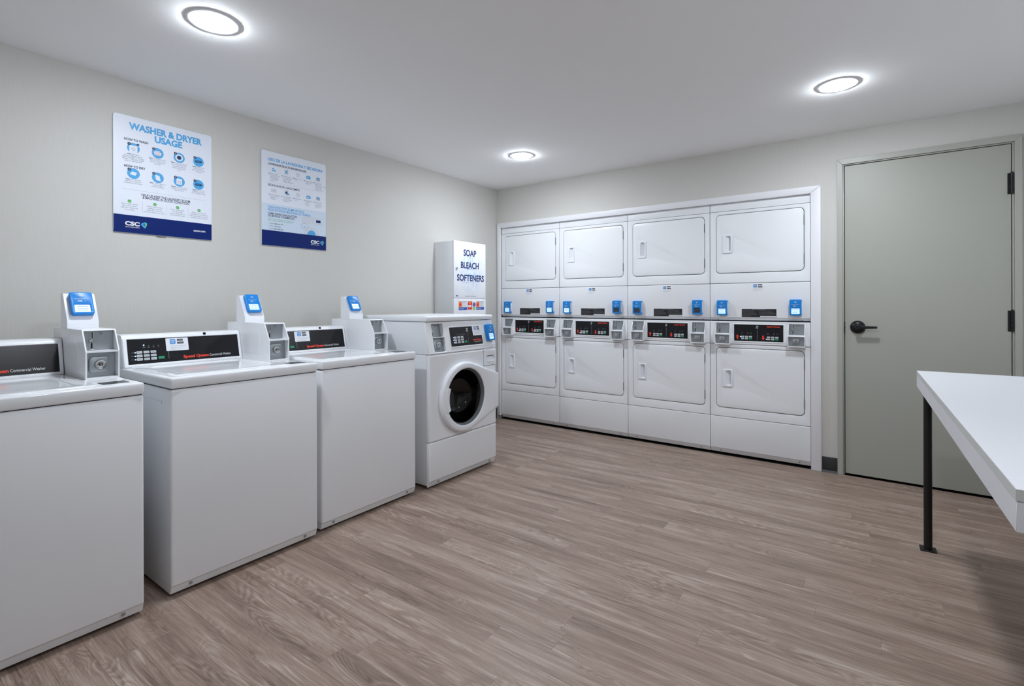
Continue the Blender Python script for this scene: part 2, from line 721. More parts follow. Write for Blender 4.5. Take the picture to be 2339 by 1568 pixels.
def dpart(mb, name, m, parent=door):
    return mb.build(name, m, parent, DO)


dpart(MB().plate(RR(2.9815, 3.7985, 0.014, 2.1055), 0.000, 0.044, 0.0015, seg=1), 'door_leaf', DOORC)
fy0, fy1 = -0.016, 0.11
dpart(MB().plate(PG([(2.938, 0.0008), (2.969, 0.0008), (2.969, 2.1160), (2.938, 2.1515)]), fy0, fy1, 0.0012, seg=1).box(2.9692, 2.9775, -0.006, fy1, 0.0008, 2.1160, 0.001), 'frame_jamb', FRAMEC)
dpart(MB().plate(PG([(3.811, 0.0008), (3.843, 0.0008), (3.843, 2.1515), (3.811, 2.1160)]), fy0, fy1, 0.0012, seg=1).box(3.8025, 3.8108, -0.006, fy1, 0.0008, 2.1160, 0.001), 'frame_jamb', FRAMEC)
dpart(MB().plate(PG([(2.969, 2.1165), (3.811, 2.1165), (3.843, 2.152), (2.938, 2.152)]), fy0, fy1, 0.0012, seg=1).box(2.9778, 3.8022, -0.006, fy1, 2.1095, 2.1160, 0.001), 'frame_head', FRAMEC)
dpart(MB().box(2.9775, 3.8025, 0.05, 0.11, 0.0005, 2.1095), 'dark_backing', BLACKGAP)  # black slab added behind the leaf so the gaps around it look dark
for hz in (1.873, 1.065, 0.27):
    hg = MB()
    for k in range(5):
        hg.lathe([(0, 0), (0.0075, 0), (0.0075, 0.0235), (0, 0.0235)], (3.8005, -0.010, hz - 0.061 + k * 0.0245), 'z', 14)
    hg.lathe([(0, 0), (0.005, 0.0), (0.006, 0.003), (0.004, 0.006), (0, 0.007)], (3.8005, -0.010, hz + 0.0605), 'z', 14)
    dpart(hg.box(3.782, 3.800, -0.0035, 0.0, hz - 0.061, hz + 0.061), 'hinge', LEVER)
rose = dpart(MB().lathe([(0, 0.024), (0.012, 0.024), (0.026, 0.022), (0.038, 0.014), (0.0435, 0.004), (0.0435, 0.0)], (3.053, -0.0005, 1.010), 'y', 36), 'handle_rose', LEVER)
dpart(MB().lathe([(0.013, 0.02), (0.013, 0.058), (0.010, 0.064), (0, 0.065)], (3.053, 0, 1.010), 'y', 20)
      .plate(PG([(3.048, 1.0), (3.160, 1.0045), (3.160, 1.0185), (3.048, 1.0225)]), -0.064, -0.050, 0.004, seg=2), 'lever_handle', LEVER)
dpart(MB().box(2.9755, 2.9825, -0.0065, 0.002, 0.965, 1.046, 0.0008), 'strike_plate', LEVER)
dpart(MB().lathe([(0, 0.003), (0.002, 0.0028), (0.0035, 0)], (2.983, -0.0035, 1.012), 'y', 10), 'latch_bolt', CHROME)


# ================================================================== CEILING LAMPS
def ceiling_lamp(x, y, label):
    r = empty('recessed_light', (x, y, H))
    tag(r, label, 'ceiling light', 'recessed ceiling lights')
    MB().lathe([(0.101, -0.0003), (0.1005, -0.0015), (0.098, -0.0027), (0.086, -0.0042), (0.0755, -0.0050), (0.0742, -0.0040), (0.0742, -0.0003)], n=48).build('trim_ring', LAMPRING, r)
    MB().lathe([(0.0, -0.0165), (0.028, -0.0159), (0.050, -0.0140), (0.064, -0.0110), (0.0712, -0.0070), (0.0735, -0.0008)], n=40).build('diffuser', LAMPM, r)
    return r


ceiling_lamp(0.94, -3.15, 'largest round ceiling light, above the left end of the washer row')
ceiling_lamp(0.892, -0.85, 'smallest round ceiling light, near the corner by the dryers')
ceiling_lamp(2.99, -0.905, 'round ceiling light nearest the grey door')
ceiling_lamp(2.99, -3.15, 'round ceiling light overhead in front of the camera')


# ================================================================== CARD READER, STICKER, COIN PARTS
def reader(parent, cx, cz, y, lit, w=0.077, h=0.116, M=None, depth=0.03, mount=True):
    """blue card reader with its front at y - depth"""
    yf = y - depth
    x0, x1, z0, z1 = cx - w / 2, cx + w / 2, cz - h / 2, cz + h / 2
    sx0, sx1, sz0, sz1 = cx - w * 0.34, cx + w * 0.34, cz - h * 0.40, cz - h * 0.06
    body = MB().plate(RR(x0, x1, z0, z1, 0.010), yf, yf + 0.011, 0.004, holes=[RR(sx0, sx1, sz0, sz1, 0.002, 2)], seg=2)
    body.box(x0 + 0.003, x1 - 0.001, yf + 0.011, y - 0.001, z1 - 0.014, z1 - 0.001, 0.003)
    body.box(x0 + 0.003, x1 - 0.001, yf + 0.011, y - 0.001, z0 + 0.001, z0 + 0.014, 0.003)
    body.box(x0 + 0.002, x0 + 0.02, yf + 0.011, y - 0.001, z0 + 0.01, z1 - 0.01, 0.002)
    b = body.build('card_reader', BLUE, parent, M)
    plabel(b, 'blue card reader with a %s screen' % ('lit' if lit else 'dark'))
    MB().box(x0 + 0.02, x1 - 0.004, yf + 0.012, y - 0.0005, z0 + 0.012, z1 - 0.012, 0.002).build('reader_core', PLASTIC, b, M)
    MB().rect(sx0 - 0.001, sx1 + 0.001, sz0 - 0.001, sz1 + 0.001, yf + 0.006).build('screen', SCREEN if lit else SCREENOFF, b, M, solid=False)
    pr = MB()
    yy = yf - 0.0003
    ic = cz + h * 0.30
    for k, r in enumerate((0.0035, 0.0065, 0.0095)):
        pr.arc(cx, ic - 0.004, r, r + 0.0014, 40, 140, yy)
    for k in range(9):
        pr.rect(cx - 0.024 + k * 0.0054, cx - 0.0205 + k * 0.0054, cz + h * 0.170, cz + h * 0.170 + 0.0016, yy)
    pr.text('CSC', cx - 0.006, cz + h * 0.055, 0.0062, yy, 'c', bold=0.03)
    pr.arc(cx + 0.008, cz + h * 0.055 + 0.003, 0.0028, 0.0038, -60, 60, yy)
    pr.build('reader_print', WHITEP, b, M, solid=False)
    st = MB()
    if lit:
        for k in range(3):
            zz = sz1 - 0.010 - k * 0.009
            st.rect(sx0 + 0.007, sx1 - 0.007 - 0.004 * (k == 2), zz, zz + 0.0022, yf + 0.0055)
        st.build('screen_text', SCREENTXT, b, M, solid=False)
    else:
        for k in range(4):
            st.rect(sx0 + 0.010 + k * 0.010, sx0 + 0.016 + k * 0.010, sz0 + 0.012, sz0 + 0.022, yf + 0.0055)
        st.build('screen_text', BLACKP, b, M, solid=False)
    return b


def app_sticker(parent, x, z, w, h, y, backing, M=None):
    """white sticker: blue app icon, two store badges and three lines of fine print; x, z = top left"""
    if backing:
        s = MB().plate(RR(x, x + w, z - h, z, 0.003, 3), y - 0.0004, y, 0).build('app_sticker', STICKER, parent, M)
        mx = w * 0.18
    else:
        s = MB().plate(RR(x - 0.008, x + w + 0.008, z - h, z, 0.003, 3), y - 0.0004, y, 0).build('app_sticker', PLASTIC, parent, M)
        mx = 0.0
    yy = y - 0.0008
    iw = w * (0.25 if backing else 0.40)
    top = z - h * 0.08
    MB().flat(RR(x + mx, x + mx + iw, top - iw, top, iw * 0.2, 4).pts(), yy).build('app_icon', APPBLUE, s, M, solid=False)
    pr = MB()
    pr.text('CSC', x + mx + iw / 2, top - iw * 0.48, iw * 0.26, yy - 0.0003, 'c', w=iw * 0.72, bold=0.03)
    pr.text('GO', x + mx + iw / 2, top - iw * 0.85, iw * 0.22, yy - 0.0003, 'c', bold=0.02)
    bx0, bx1 = x + mx + iw * 1.28, x + mx + iw * (2.45 if backing else 2.5)
    bd = MB()
    bh = iw * 0.40
    bd.flat(RR(bx0, bx1 - iw * 0.1, top - bh, top, bh * 0.2, 3).pts(), yy)
    bd.flat(RR(bx0, bx1, top - iw, top - iw + bh, bh * 0.2, 3).pts(), yy)
    bd.build('store_badge', BLACKP, s, M, solid=False)
    pr.text('App Store', (bx0 + bx1 - iw * 0.1) / 2, top - bh * 0.68, bh * 0.36, yy - 0.0003, 'c', w=(bx1 - bx0) * 0.68)
    pr.text('Google Play', (bx0 + bx1) / 2, top - iw + bh * 0.32, bh * 0.36, yy - 0.0003, 'c', w=(bx1 - bx0) * 0.78)
    pr.build('badge_lettering', WHITEP, s, M, solid=False)
    fp = MB()
    lh = h * 0.045
    for k, t in enumerate(('Pay directly from your phone', 'Get alerts and view status', 'Request service')):
        fp.text(('\u2022 ' if backing else '') + t, x + mx, top - iw - h * 0.16 - k * h * 0.135, lh, yy, w=[w * 0.74, w * 0.66, w * 0.5][k] if backing else [w, w * 0.84, w * 0.55][k])
    fp.build('fine_print', FINE, s, M, solid=False)
    return s


def lock(mb, cx, cz, y, r):
    mb.lathe([(r, 0), (r, 0.006), (r * 0.9, 0.009), (r * 0.62, 0.0095), (r * 0.58, 0.007), (r * 0.25, 0.0065), (0, 0.0065)], (cx, y, cz), 'y', 24)
    mb.box(cx - r * 0.12, cx + r * 0.12, y - 0.0085, y - 0.006, cz - r * 0.4, cz + r * 0.4)
    return mb


def lock_plate(parent, x0, x1, z0, z1, y, M=None):
    p = MB().plate(RR(x0, x1, z0, z1, 0.002, 2), y, y + 0.004, 0.0008, seg=1).build('lock_plate', STEEL, parent, M)
    cx, cz = (x0 + x1) / 2, (z0 + z1) / 2
    k = min(x1 - x0, z1 - z0)
    return p, cx, cz, k


def coin_face(parent, ux0, ux1, uz0, uz1, uy, lx0, lx1, lz0, lz1, ly, M=None):
    """grey slot plate above, lock plate below; both are sub-parts of parent"""
    sp = MB().plate(RR(ux0, ux1, uz0, uz1, 0.001, 2), uy, uy + 0.004, 0)
    sp.build('slot_plate', STEEL, parent, M)
    w, h = ux1 - ux0, uz1 - uz0
    sx = ux0 + w * 0.30
    fr = MB().plate(RR(sx - 0.0045, sx + 0.0045, uz0 + h * 0.56, uz1 - h * 0.03, 0.001, 2), uy - 0.003, uy, 0.0008, seg=1)
    fr.plate(RR(sx - 0.007, sx + 0.004, uz0 + h * 0.08, uz0 + h * 0.40, 0.001, 2), uy - 0.002, uy, 0.0006, seg=1)
    fr.box(sx - 0.010, sx + 0.010, uy - 0.005, uy, uz0 + h * 0.02, uz0 + h * 0.07, 0.001, 1)
    fr.lathe([(0.0075, 0), (0.0075, 0.008), (0.005, 0.012), (0, 0.0125)], (sx - 0.006, uy, uz0 + h * 0.49), 'y', 16)
    fr.build('coin_slot_frame', CHROME, parent, M)
    MB().rect(sx - 0.002, sx + 0.002, uz0 + h * 0.60, uz1 - h * 0.06, uy - 0.0032).rect(sx - 0.0045, sx + 0.0015, uz0 + h * 0.10, uz0 + h * 0.38, uy - 0.0022).build('coin_slot', BLACKGAP, parent, M, solid=False)
    MB().arc(ux0 + w * 0.58, uz1 - h * 0.14, h * 0.055, h * 0.07, 0, 360, uy - 0.0004, 20).text('25', ux0 + w * 0.58, uz1 - h * 0.16, h * 0.05, uy - 0.0004, 'c').build('coin_mark', KEYTXT, parent, M, solid=False)
    p = MB().plate(RR(lx0, lx1, lz0, lz1, 0.002, 2), ly, ly + 0.004, 0)
    cx, cz = (lx0 + lx1) / 2 - 0.001, (lz0 + lz1) / 2
    k = min(lx1 - lx0, lz1 - lz0)
    p.plate(RR(cx - k * 0.36, cx + k * 0.30, cz - k * 0.33, cz + k * 0.31, k * 0.12, 4), ly - 0.008, ly, 0.004, seg=2)
    for ax, az in ((-.42, -.42), (.42, -.42), (.42, .42), (-.42, .42)):
        p.lathe([(0.0035, 0), (0.003, 0.0015), (0, 0.002)], (cx + ax * (lx1 - lx0), ly, cz + az * (lz1 - lz0)), 'y', 10)
    p.build('lock_plate', STEEL, parent, M)
    lock(MB(), cx, cz, ly - 0.008, k * 0.20).build('lock', CHROME, parent, M)
    MB().lathe([(k * 0.09, 0.0), (k * 0.09, 0.0004), (0, 0.0005)], (cx + k * 0.02, ly - 0.0142, cz), 'y', 12).build('keyhole', BLACKGAP, parent, M)


# ================================================================== STACKED DRYERS
DW = 0.683


def make_dryer(i, label, lits):
    x0w = 0.0483 + i * DW
    root = empty('stacked_dryer', (x0w + DW / 2, 0, 0))
    tag(root, label, 'dryer', 'stacked dryers in the wall')
    hw = DW / 2 - 0.0018
    ox = -DW / 2

    def X(a):
        return ox + a
    MB().box(-hw + 0.004, hw - 0.004, 0.022, 0.72, 0.03, 1.95).build('cabinet', GAP, root)
    # base panel with slanted toe
    bp = MB().plate(RR(-hw, hw, 0.05, 0.2962, 0.003, 2), 0.0, 0.022, 0.004)
    bp.prism([(0.0025, 0.051), (0.016, 0.018), (0.022, 0.018), (0.022, 0.051)], -hw, hw)
    b = bp.build('base_panel', ENAMEL, root)
    for sx in (0.075, 0.61):
        MB().lathe([(0.006, 0), (0.005, 0.002), (0, 0.003)], (X(sx), 0.0095, 0.034), 'y', 12).build('screw', STEEL, b)
    # fronts and doors
    for k, (z0, z1, d0, d1) in enumerate(((0.2988, 0.8585, 0.367, 0.832), (1.3265, 1.8815, 1.402, 1.857))):
        hole = RR(X(0.0455), X(0.6445), d0, d1, 0.032, 6)
        MB().plate(RR(-hw, hw, z0, z1, 0.003, 2), 0.0, 0.022, 0.004, holes=[hole]).build('front_panel', ENAMEL, root)
        hx0, hx1 = X(0.095), X(0.166)
        hz0, hz1 = (0.531, 0.664) if k == 0 else (1.557, 1.697)
        hc = RR(hx0 + 0.012, hx1 - 0.012, hz0 + 0.012, hz1 - 0.008, 0.008, 4)
        d = MB().plate(RR(X(0.0490), X(0.6410), d0 + 0.0035, d1 - 0.0035, 0.0285, 6), -0.003, 0.018, 0.005, holes=[hc]).build('door', ENAMEL, root)
        h = MB().plate(RR(hx0, hx1, hz0, hz1, 0.004, 3), -0.010, -0.0025, 0.003, holes=[RR(hx0 + 0.024, hx1 - 0.012, hz0 + 0.014, hz1 - 0.008, 0.012, 4)], seg=2)
        # scooped recess behind the opening
        px0, px1, pz0, pz1 = hx0 + 0.022, hx1 - 0.010, hz0 + 0.012, hz1 - 0.006
        vs = [(px0, -0.004, pz0), (px0, -0.004, pz1), (px1, 0.02, pz1 - 0.012), (px1, 0.02, pz0 + 0.012), (px1, -0.004, pz1), (px1, -0.004, pz0)]
        h.add(vs, [(0, 1, 2, 3), (3, 2, 4, 5), (1, 4, 2), (0, 3, 5)])
        h.build('door_handle', PLASTIC, d)
        for hz in (d0 + (d1 - d0) * 0.19, d0 + (d1 - d0) * 0.80):
            MB().box(X(0.6405), X(0.6447), -0.0035, 0.006, hz - 0.035, hz + 0.035, 0.001, 1).build('hinge', RUBBER, d)
    MB().plate(RR(-hw, hw, 1.8845, 1.951, 0.002, 2), 0.004, 0.022, 0.002, seg=2).build('top_rail', ENAMEL, root)
    # middle panel with readers, labels
    mp = MB().plate(RR(-hw, hw, 1.063, 1.3238, 0.003, 2), 0.0, 0.022, 0.004)
    mp.prism([(0.001, 1.0645), (0.030, 1.0375), (0.034, 1.0375), (0.034, 1.0645)], -hw, hw)
    mid = mp.build('middle_panel', ENAMEL, root)
    for sx in (0.055, 0.628):
        MB().lathe([(0.005, 0), (0.004, 0.002), (0, 0.003)], (X(sx), 0.0165, 1.0505), 'y', 12).build('screw', STEEL, mid)
    # control panel
    UL = (X(0.043), X(0.143), 0.943, 1.020)
    UR = (X(0.544), X(0.642), 0.943, 1.020)
    cp = MB().plate(RR(-hw, hw, 0.8615, 1.0345, 0.003, 2), -0.003, 0.022, 0.004,
                    holes=[RR(*UL, 0.002, 2), RR(*UR, 0.002, 2)], seg=2)
    c = cp.build('control_panel', ENAMEL, root)
    for (ux0, ux1, uz0, uz1), lx in ((UL, 0.099), (UR, 0.597)):
        lx0, lx1 = X(lx) - 0.055, X(lx) + 0.055
        hs = MB().plate(RR(lx0, lx1, 0.858, 0.938, 0.003, 2), -0.046, -0.001, 0.002, holes=[RR(lx0 + 0.005, lx1 - 0.005, 0.864, 0.932, 0.002, 2)], seg=1)
        for q in (lx0 + 0.001, lx1 - 0.005):
            hs.prism([(-0.003, 0.9375), (-0.044, 0.9375), (-0.003, 1.018)], q, q + 0.004)
        hb = hs.build('coin_box', ENAMEL, root)
        coin_face(hb, ux0 - 0.001, ux1 + 0.001, uz0 - 0.001, uz1 + 0.001, 0.006, lx0 + 0.004, lx1 - 0.004, 0.863, 0.933, -0.026)
    # black overlay
    PX0, PX1, PZ0, PZ1 = X(0.177), X(0.511), 0.8875, 1.0115
    fr = MB().plate(RR(PX0 - 0.008, PX1 + 0.010, PZ0 - 0.010, PZ1 + 0.008, 0.003, 2), -0.0065, -0.0025, 0.002, holes=[RR(PX0, PX1, PZ0, PZ1, 0.001, 2)], seg=1)
    fr.build('overlay_frame', ENAMEL, c)
    ov = MB().plate(RR(PX0 - 0.0005, PX1 + 0.0005, PZ0 - 0.0005, PZ1 + 0.0005), -0.0045, -0.0026, 0).build('control_overlay', PANEL, root)
    yy = -0.0048
    mx = PX0 + (PX1 - PX0) * 0.482
    lg = MB().rect(mx - 0.0006, mx + 0.0006, PZ0 + 0.012, PZ0 + 0.088, yy)
    lg.build('divider', GREYP, ov, solid=False)
    em = MB()
    for k in range(3):
        t = 25 + 8
        em.arc(mx - 0.001, PZ1 - 0.017, 0.0028 + k * 0.003, 0.0048 + k * 0.003, 20, 160 - 12 * k, yy)
        em.arc(mx - 0.001, PZ1 - 0.017, 0.0028 + k * 0.003, 0.0048 + k * 0.003, 200, 340 - 12 * k, yy)
    em.build('emblem', SILVERP, ov, solid=False)
    MB().text('Speed Queen', PX1 - 0.020, PZ1 - 0.0165, 0.0088, yy, 'r', w=0.088, bold=0.035).build('lettering', RED, ov, solid=False)
    for s_, up, bx in ((0, 1, PX0), (1, -1, mx + 0.004)):
        ax = bx + (0.024 if s_ == 0 else 0.036)
        az = PZ0 + 0.030
        ar = MB()
        ar.flat([(ax - 0.011, az + up * 0.004), (ax, az + up * 0.019), (ax + 0.011, az + up * 0.004)], yy)
        ar.rect(ax - 0.0055, ax + 0.0055, min(az - up * 0.015, az + up * 0.0045), max(az - up * 0.015, az + up * 0.0045), yy)
        ar.build('arrow', RED, ov, solid=False)
        kx0 = bx + (0.060 if s_ == 0 else 0.072)
        tx = MB()
        for r_ in range(2):
            for c_ in range(3):
                kx, kz = kx0 + c_ * 0.0275, PZ0 + 0.0335 - r_ * 0.0145
                grn = (r_ == 1 and c_ == 2)
                MB().plate(RR(kx - 0.0108, kx + 0.0108, kz - 0.0058, kz + 0.0058, 0.002, 3), -0.0062, -0.0044, 0.0006, seg=1).build('key', KEYG if grn else KEY, ov)
                if not grn:
                    tx.text(('HIGH', 'MED', 'LOW', 'DELICATE', 'NO HEAT')[r_ * 3 + c_], kx, kz - 0.0014, 0.0028, -0.0065, 'c', w=0.011)
                else:
                    tx.text('START', kx, kz - 0.0014, 0.0028, -0.0065, 'c', w=0.011)
        tx.build('key_lettering', KEYTXT, ov, solid=False)
        for dx, t in ((0.0, 'DRYING'), (0.040, 'DOOR'), (0.062, 'END')):
            ix, iz = kx0 - 0.004 + dx, PZ0 + 0.058
            ind = MB().arc(ix, iz + 0.005, 0.0018, 0.0026, 0, 360, yy, 10)
            ind.text(t, ix, iz - 0.004, 0.0026, yy, 'c')
            ind.build('indicator_print', GREYP, ov, solid=False)
        if lits[2 + s_] is not None:
            lx_, lz_ = kx0 - 0.0145, PZ0 + 0.0335 - lits[2 + s_] * 0.0145
            MB().lathe([(0.0032, 0), (0.0028, 0.0012), (0, 0.0018)], (lx_, -0.0046, lz_), 'y', 10).build('indicator_lamp', LED, ov)
    # readers
    reader(root, X(0.0955), 1.139, -0.0005, lits[0], 0.076, 0.114, depth=0.036)
    reader(root, X(0.5915), 1.142, -0.0005, lits[1], 0.076, 0.114, depth=0.036)
    app_sticker(root, X(0.312), 1.3195, 0.062, 0.060, -0.0002, False)
    # black instruction label
    wl = MB().plate(RR(X(0.231), X(0.466), 1.0675, 1.1295, 0.001, 2), -0.0008, -0.0002, 0).build('instruction_label', BLACKP, root)
    tx = MB()
    tx.text('DRYING INSTRUCTIONS', X(0.348), 1.1235, 0.0042, -0.0012, 'c', w=0.09, bold=0.02)
    lines = [('1. Clean lint filter before each load.', 0.075), ('2. Place garments loosely in drum.', 0.082), ('3. Close door. Insert payment to start.', 0.098),
             ('4. Select fabric setting, push START.', 0.098), ('Remove load promptly at end of cycle.', 0.058)]
    for k, (t, w_) in enumerate(lines):
        tx.text(t, X(0.236), 1.1155 - k * 0.0098, 0.0034, -0.0012, w=w_)
        if k < 4:
            tx.text('Do not dry articles containing foam rubber.' if k % 2 else 'To avoid fire do not dry oily items.', X(0.352), 1.1155 - k * 0.0098, 0.0034, -0.0012, w=w_ + 0.01)
    tx.build('label_lettering', GREYP, wl, solid=False)
    MB().rect(X(0.358), X(0.464), 1.0685, 1.0785, -0.0012).build('label_block', WHITEP, wl, solid=False)
    MB().text('CSC SERVICEWORKS', X(0.362), 1.0715, 0.004, -0.0015, w=0.095).build('label_lettering', FINE, wl, solid=False)
    return root


make_dryer(0, 'stacked white dryer at the left end of the dryer row, nearest the corner', (True, True, 1, 1))
make_dryer(1, 'second stacked white dryer from the corner, left reader lit and right reader dark', (True, False, 1, None))
make_dryer(2, 'third stacked white dryer from the corner, with both reader screens dark', (False, False, None, None))
make_dryer(3, 'stacked white dryer at the right end of the row, nearest the grey door', (True, True, 0, 1))

# ================================================================== TOP LOAD WASHERS
WW = 0.651


def machine(name, xf, yc, label, cat, group=None):
    r = empty(name, (xf, yc, 0), math.pi / 2)
    return tag(r, label, cat, group)


def make_washer(xf, yc, label, sticker, hole, plain=False):
    root = machine('top_load_washer', xf, yc, label, 'washer', 'top loading washers along the wall')
    hw = WW / 2
    b = MB().box(-hw + 0.001, hw - 0.001, 0.003, 0.705, 0.045, 0.8345, 0.010, 3)
    cab = b.build('cabinet', ENAMEL, root)
    MB().prism([(0.0065, 0.053), (0.020, 0.016), (0.69, 0.016), (0.70, 0.053)], -hw + 0.003, hw - 0.003).build('toe_panel', ENAMEL, cab)
    MB().box(-hw + 0.006, hw - 0.006, 0.012, 0.69, 0.8335, 0.8385).build('deck_seal', GAP, cab)
    for sx in (-hw + 0.075, hw - 0.065):
        MB().lathe([(0.007, 0), (0.006, 0.003), (0, 0.004)], (sx, 0.012, 0.035), 'y', 12).build('screw', STEEL, cab)
    for sx in (-hw + 0.06, hw - 0.06):
        for sy in (0.07, 0.62):
            MB().lathe([(0.022, 0), (0.022, 0.008), (0.008, 0.010), (0.008, 0.03), (0, 0.03)], (sx, sy, 0.0008), 'z', 14).build('levelling_foot', BLACKGAP, cab)
    # side pressing lines
    MB().box(-hw + 0.0002, -hw + 0.002, 0.09, 0.60, 0.779, 0.782).box(-hw + 0.0002, -hw + 0.002, 0.09, 0.094, 0.765, 0.782).build('side_crease', ENAMEL, cab)
    # deck
    DZ = 0.882
    dk = MB().box(-hw, hw, 0.0, 0.71, 0.8375, DZ, 0.008, 3).build('top_deck', ENAMELG, root)
    # lid with embossed centre
    lx0, lx1, ly0, ly1 = -hw + 0.020, 0.195, 0.030, 0.515

    def hz(mb, outline, z0, z1, bb, holes=()):
        t = MB().plate(outline, -z1, -z0, bb, holes=holes)
        mb.add([(x, zz, -yy) for x, yy, zz in t.v], t.f)
        return mb
    lid = MB()
    hz(lid, RR(lx0, lx1, ly0, ly1, 0.03), DZ - 0.004, DZ + 0.0045, 0.0035, holes=[RR(lx0 + 0.06, lx1 - 0.05, ly0 + 0.06, ly1 - 0.05, 0.03)])
    hz(lid, RR(lx0 + 0.055, lx1 - 0.045, ly0 + 0.055, ly1 - 0.045, 0.03), DZ - 0.004, DZ + 0.0012, 0)
    lid.build('lid', ENAMELG, root)
    # instruction sticker on the deck
    MB().add([(0.213, 0.052, DZ + 0.0006), (0.296, 0.052, DZ + 0.0006), (0.296, 0.125, DZ + 0.0006), (0.213, 0.125, DZ + 0.0006)], [(0, 1, 2, 3)]).build('deck_label', PANEL, root, solid=False)
    lt = MB()
    for k in range(5):
        t = MB().text(('WARNING', 'To reduce the risk of fire', 'or injury to persons read', 'the instructions before', 'using this washer.')[k], 0.219, 0.110 - k * 0.012, 0.005 if k else 0.006, 0, w=0.07 if k else 0.04)
        lt.add([(x, z, DZ + 0.0010) for x, yv, z in t.v], t.f)
    lt.build('deck_lettering', GREYP, root, solid=False)
    # control console
    cx0, cx1 = -hw + 0.004, 0.211
    yb, yt, zt = 0.530, 0.566, 1.033
    prof = [(yb, DZ), (yb + 0.002, DZ + 0.004), (yt - 0.004, zt - 0.016), (yt + 0.002, zt - 0.006), (yt + 0.010, zt - 0.0015), (yt + 0.020, zt), (0.705, zt - 0.002), (0.708, zt - 0.008), (0.708, DZ)]
    con = MB().prism(prof, cx0, cx1).build('console', ENAMEL, root, sharp=50)
    th = math.atan2(yt - yb - 0.004, zt - 0.016 - DZ)
    M = Matrix.Translation((0, yb, DZ)) @ Matrix.Rotation(-th, 4, 'X')
    hh = (zt - 0.016 - DZ) / math.cos(th)
    ox0, ox1, oz0, oz1 = cx0 + 0.018, cx1 - 0.014, 0.014, hh + 0.002 - 0.008
    MB().plate(RR(cx0 + 0.001, cx1 - 0.001, 0.001, hh - 0.001, 0.004, 3), -0.005, 0.001, 0.003, holes=[RR(ox0, ox1, oz0, oz1, 0.001, 2)], seg=2).build('console_frame', ENAMEL, con, M)
    ov = MB().plate(RR(ox0 - 0.0005, ox1 + 0.0005, oz0 - 0.0005, oz1 + 0.0005), -0.002, 0.0005, 0).build('control_overlay', PANEL, root, M)
    yy = -0.0023
    W = ox1 - ox0
    MB().text('Speed Queen', ox0 + 0.230, oz0 + 0.0135, 0.0128, yy, 'l', w=0.118, bold=0.04).build('lettering', RED, ov, M, solid=False)
    MB().text('Commercial Washer', ox0 + 0.352, oz0 + 0.0135, 0.0118, yy, 'l', w=0.105).build('lettering', WHITEP, ov, M, solid=False)
    kx0 = ox0 + 0.046
    tx = MB()
    for r_ in range(3):
        for c_ in range(3):
            kx, kz = kx0 + c_ * 0.0285, oz0 + 0.055 - r_ * 0.0165
            MB().plate(RR(kx - 0.0115, kx + 0.0115, kz - 0.0058, kz + 0.0058, 0.002, 3), -0.0040, -0.0019, 0.0006, seg=1).build('key', KEY, ov, M)
            tx.text(('NORMAL', 'COLORS', 'QUICK', 'PERM PRESS', 'BRIGHTS', 'DELICATES', 'HEAVY', 'MEDIUM', 'LIGHT')[r_ * 3 + c_], kx, kz - 0.0016, 0.0033, -0.0043, 'c', w=0.015)
        MB().lathe([(0.0028, 0), (0.0022, 0.0012), (0, 0.0016)], (kx0 - 0.0165, -0.0021, oz0 + 0.055 - r_ * 0.0165), 'y', 10).build('indicator_lamp', LED, ov, M)
    gx, gz = kx0 + 0.0885, oz0 + 0.055 - 2 * 0.0165 + 0.002
    MB().plate(RR(gx - 0.0125, gx + 0.0125, gz - 0.006, gz + 0.006, 0.002, 3), -0.0040, -0.0019, 0.0006, seg=1).build('key', KEYG, ov, M)
    tx.text('START', gx, gz - 0.0016, 0.0033, -0.0043, 'c', w=0.014)
    tx.build('key_lettering', KEYTXT, ov, M, solid=False)
    ind = MB()
    for k, t in enumerate(('WASH', 'RINSE', 'SPIN', 'LID')):
        ix = kx0 + 0.020 + k * 0.020
        ind.text(t, ix, oz0 + 0.076, 0.003, yy, 'c')
        ind.arc(ix, oz0 + 0.084, 0.0012, 0.0020, 0, 360, yy, 10)
    for r_, t in enumerate(('HOT', 'WARM', 'COLD')):
        ind.text(t, kx0 - 0.021, oz0 + 0.0535 - r_ * 0.0165, 0.003, yy, 'r')
    MB().rect(ox0 + 0.166, ox0 + 0.1672, oz0 + 0.016, oz0 + 0.075, yy).build('divider', GREYP, ov, M, solid=False)
    ind.build('indicator_print', GREYP, ov, M, solid=False)
    MB().lathe([(0.003, 0), (0.0024, 0.0012), (0, 0.0016)], (kx0 + 0.020, -0.0021, oz0 + 0.089), 'y', 10).build('indicator_lamp', LED, ov, M)
    if sticker:
        app_sticker(ov, ox0 + 0.158, oz1 - 0.003, 0.099, 0.063, -0.0025, True, M)
    if hole:
        MB().lathe([(0.0075, 0.0), (0.0075, 0.003), (0.006, 0.005), (0, 0.005)], (0.035, yt + 0.001, zt - 0.0095), 'y', 16).build('console_plug', BLACKGAP, con)
    # coin box
    bx0, bx1 = 0.2135, 0.3235
    yf = 0.258
    pr = [(yf, DZ), (yf, 0.991), (yf + 0.048, 1.076), (0.700, 1.076), (0.700, DZ)]
    cb = MB().prism(pr, bx0, bx0 + 0.005).prism(pr, bx1 - 0.005, bx1)
    cb.box(bx0 + 0.005, bx1 - 0.005, yf + 0.070, 0.700, DZ + 0.0005, 1.070)
    cb.prism([(yf + 0.048, 1.076), (yf + 0.045, 1.071), (0.700, 1.071), (0.700, 1.076)], bx0 + 0.005, bx1 - 0.005)
    cb.prism([(yf, 0.986), (yf, 0.992), (yf + 0.07, 0.992), (yf + 0.07, 0.986)], bx0 + 0.005, bx1 - 0.005)
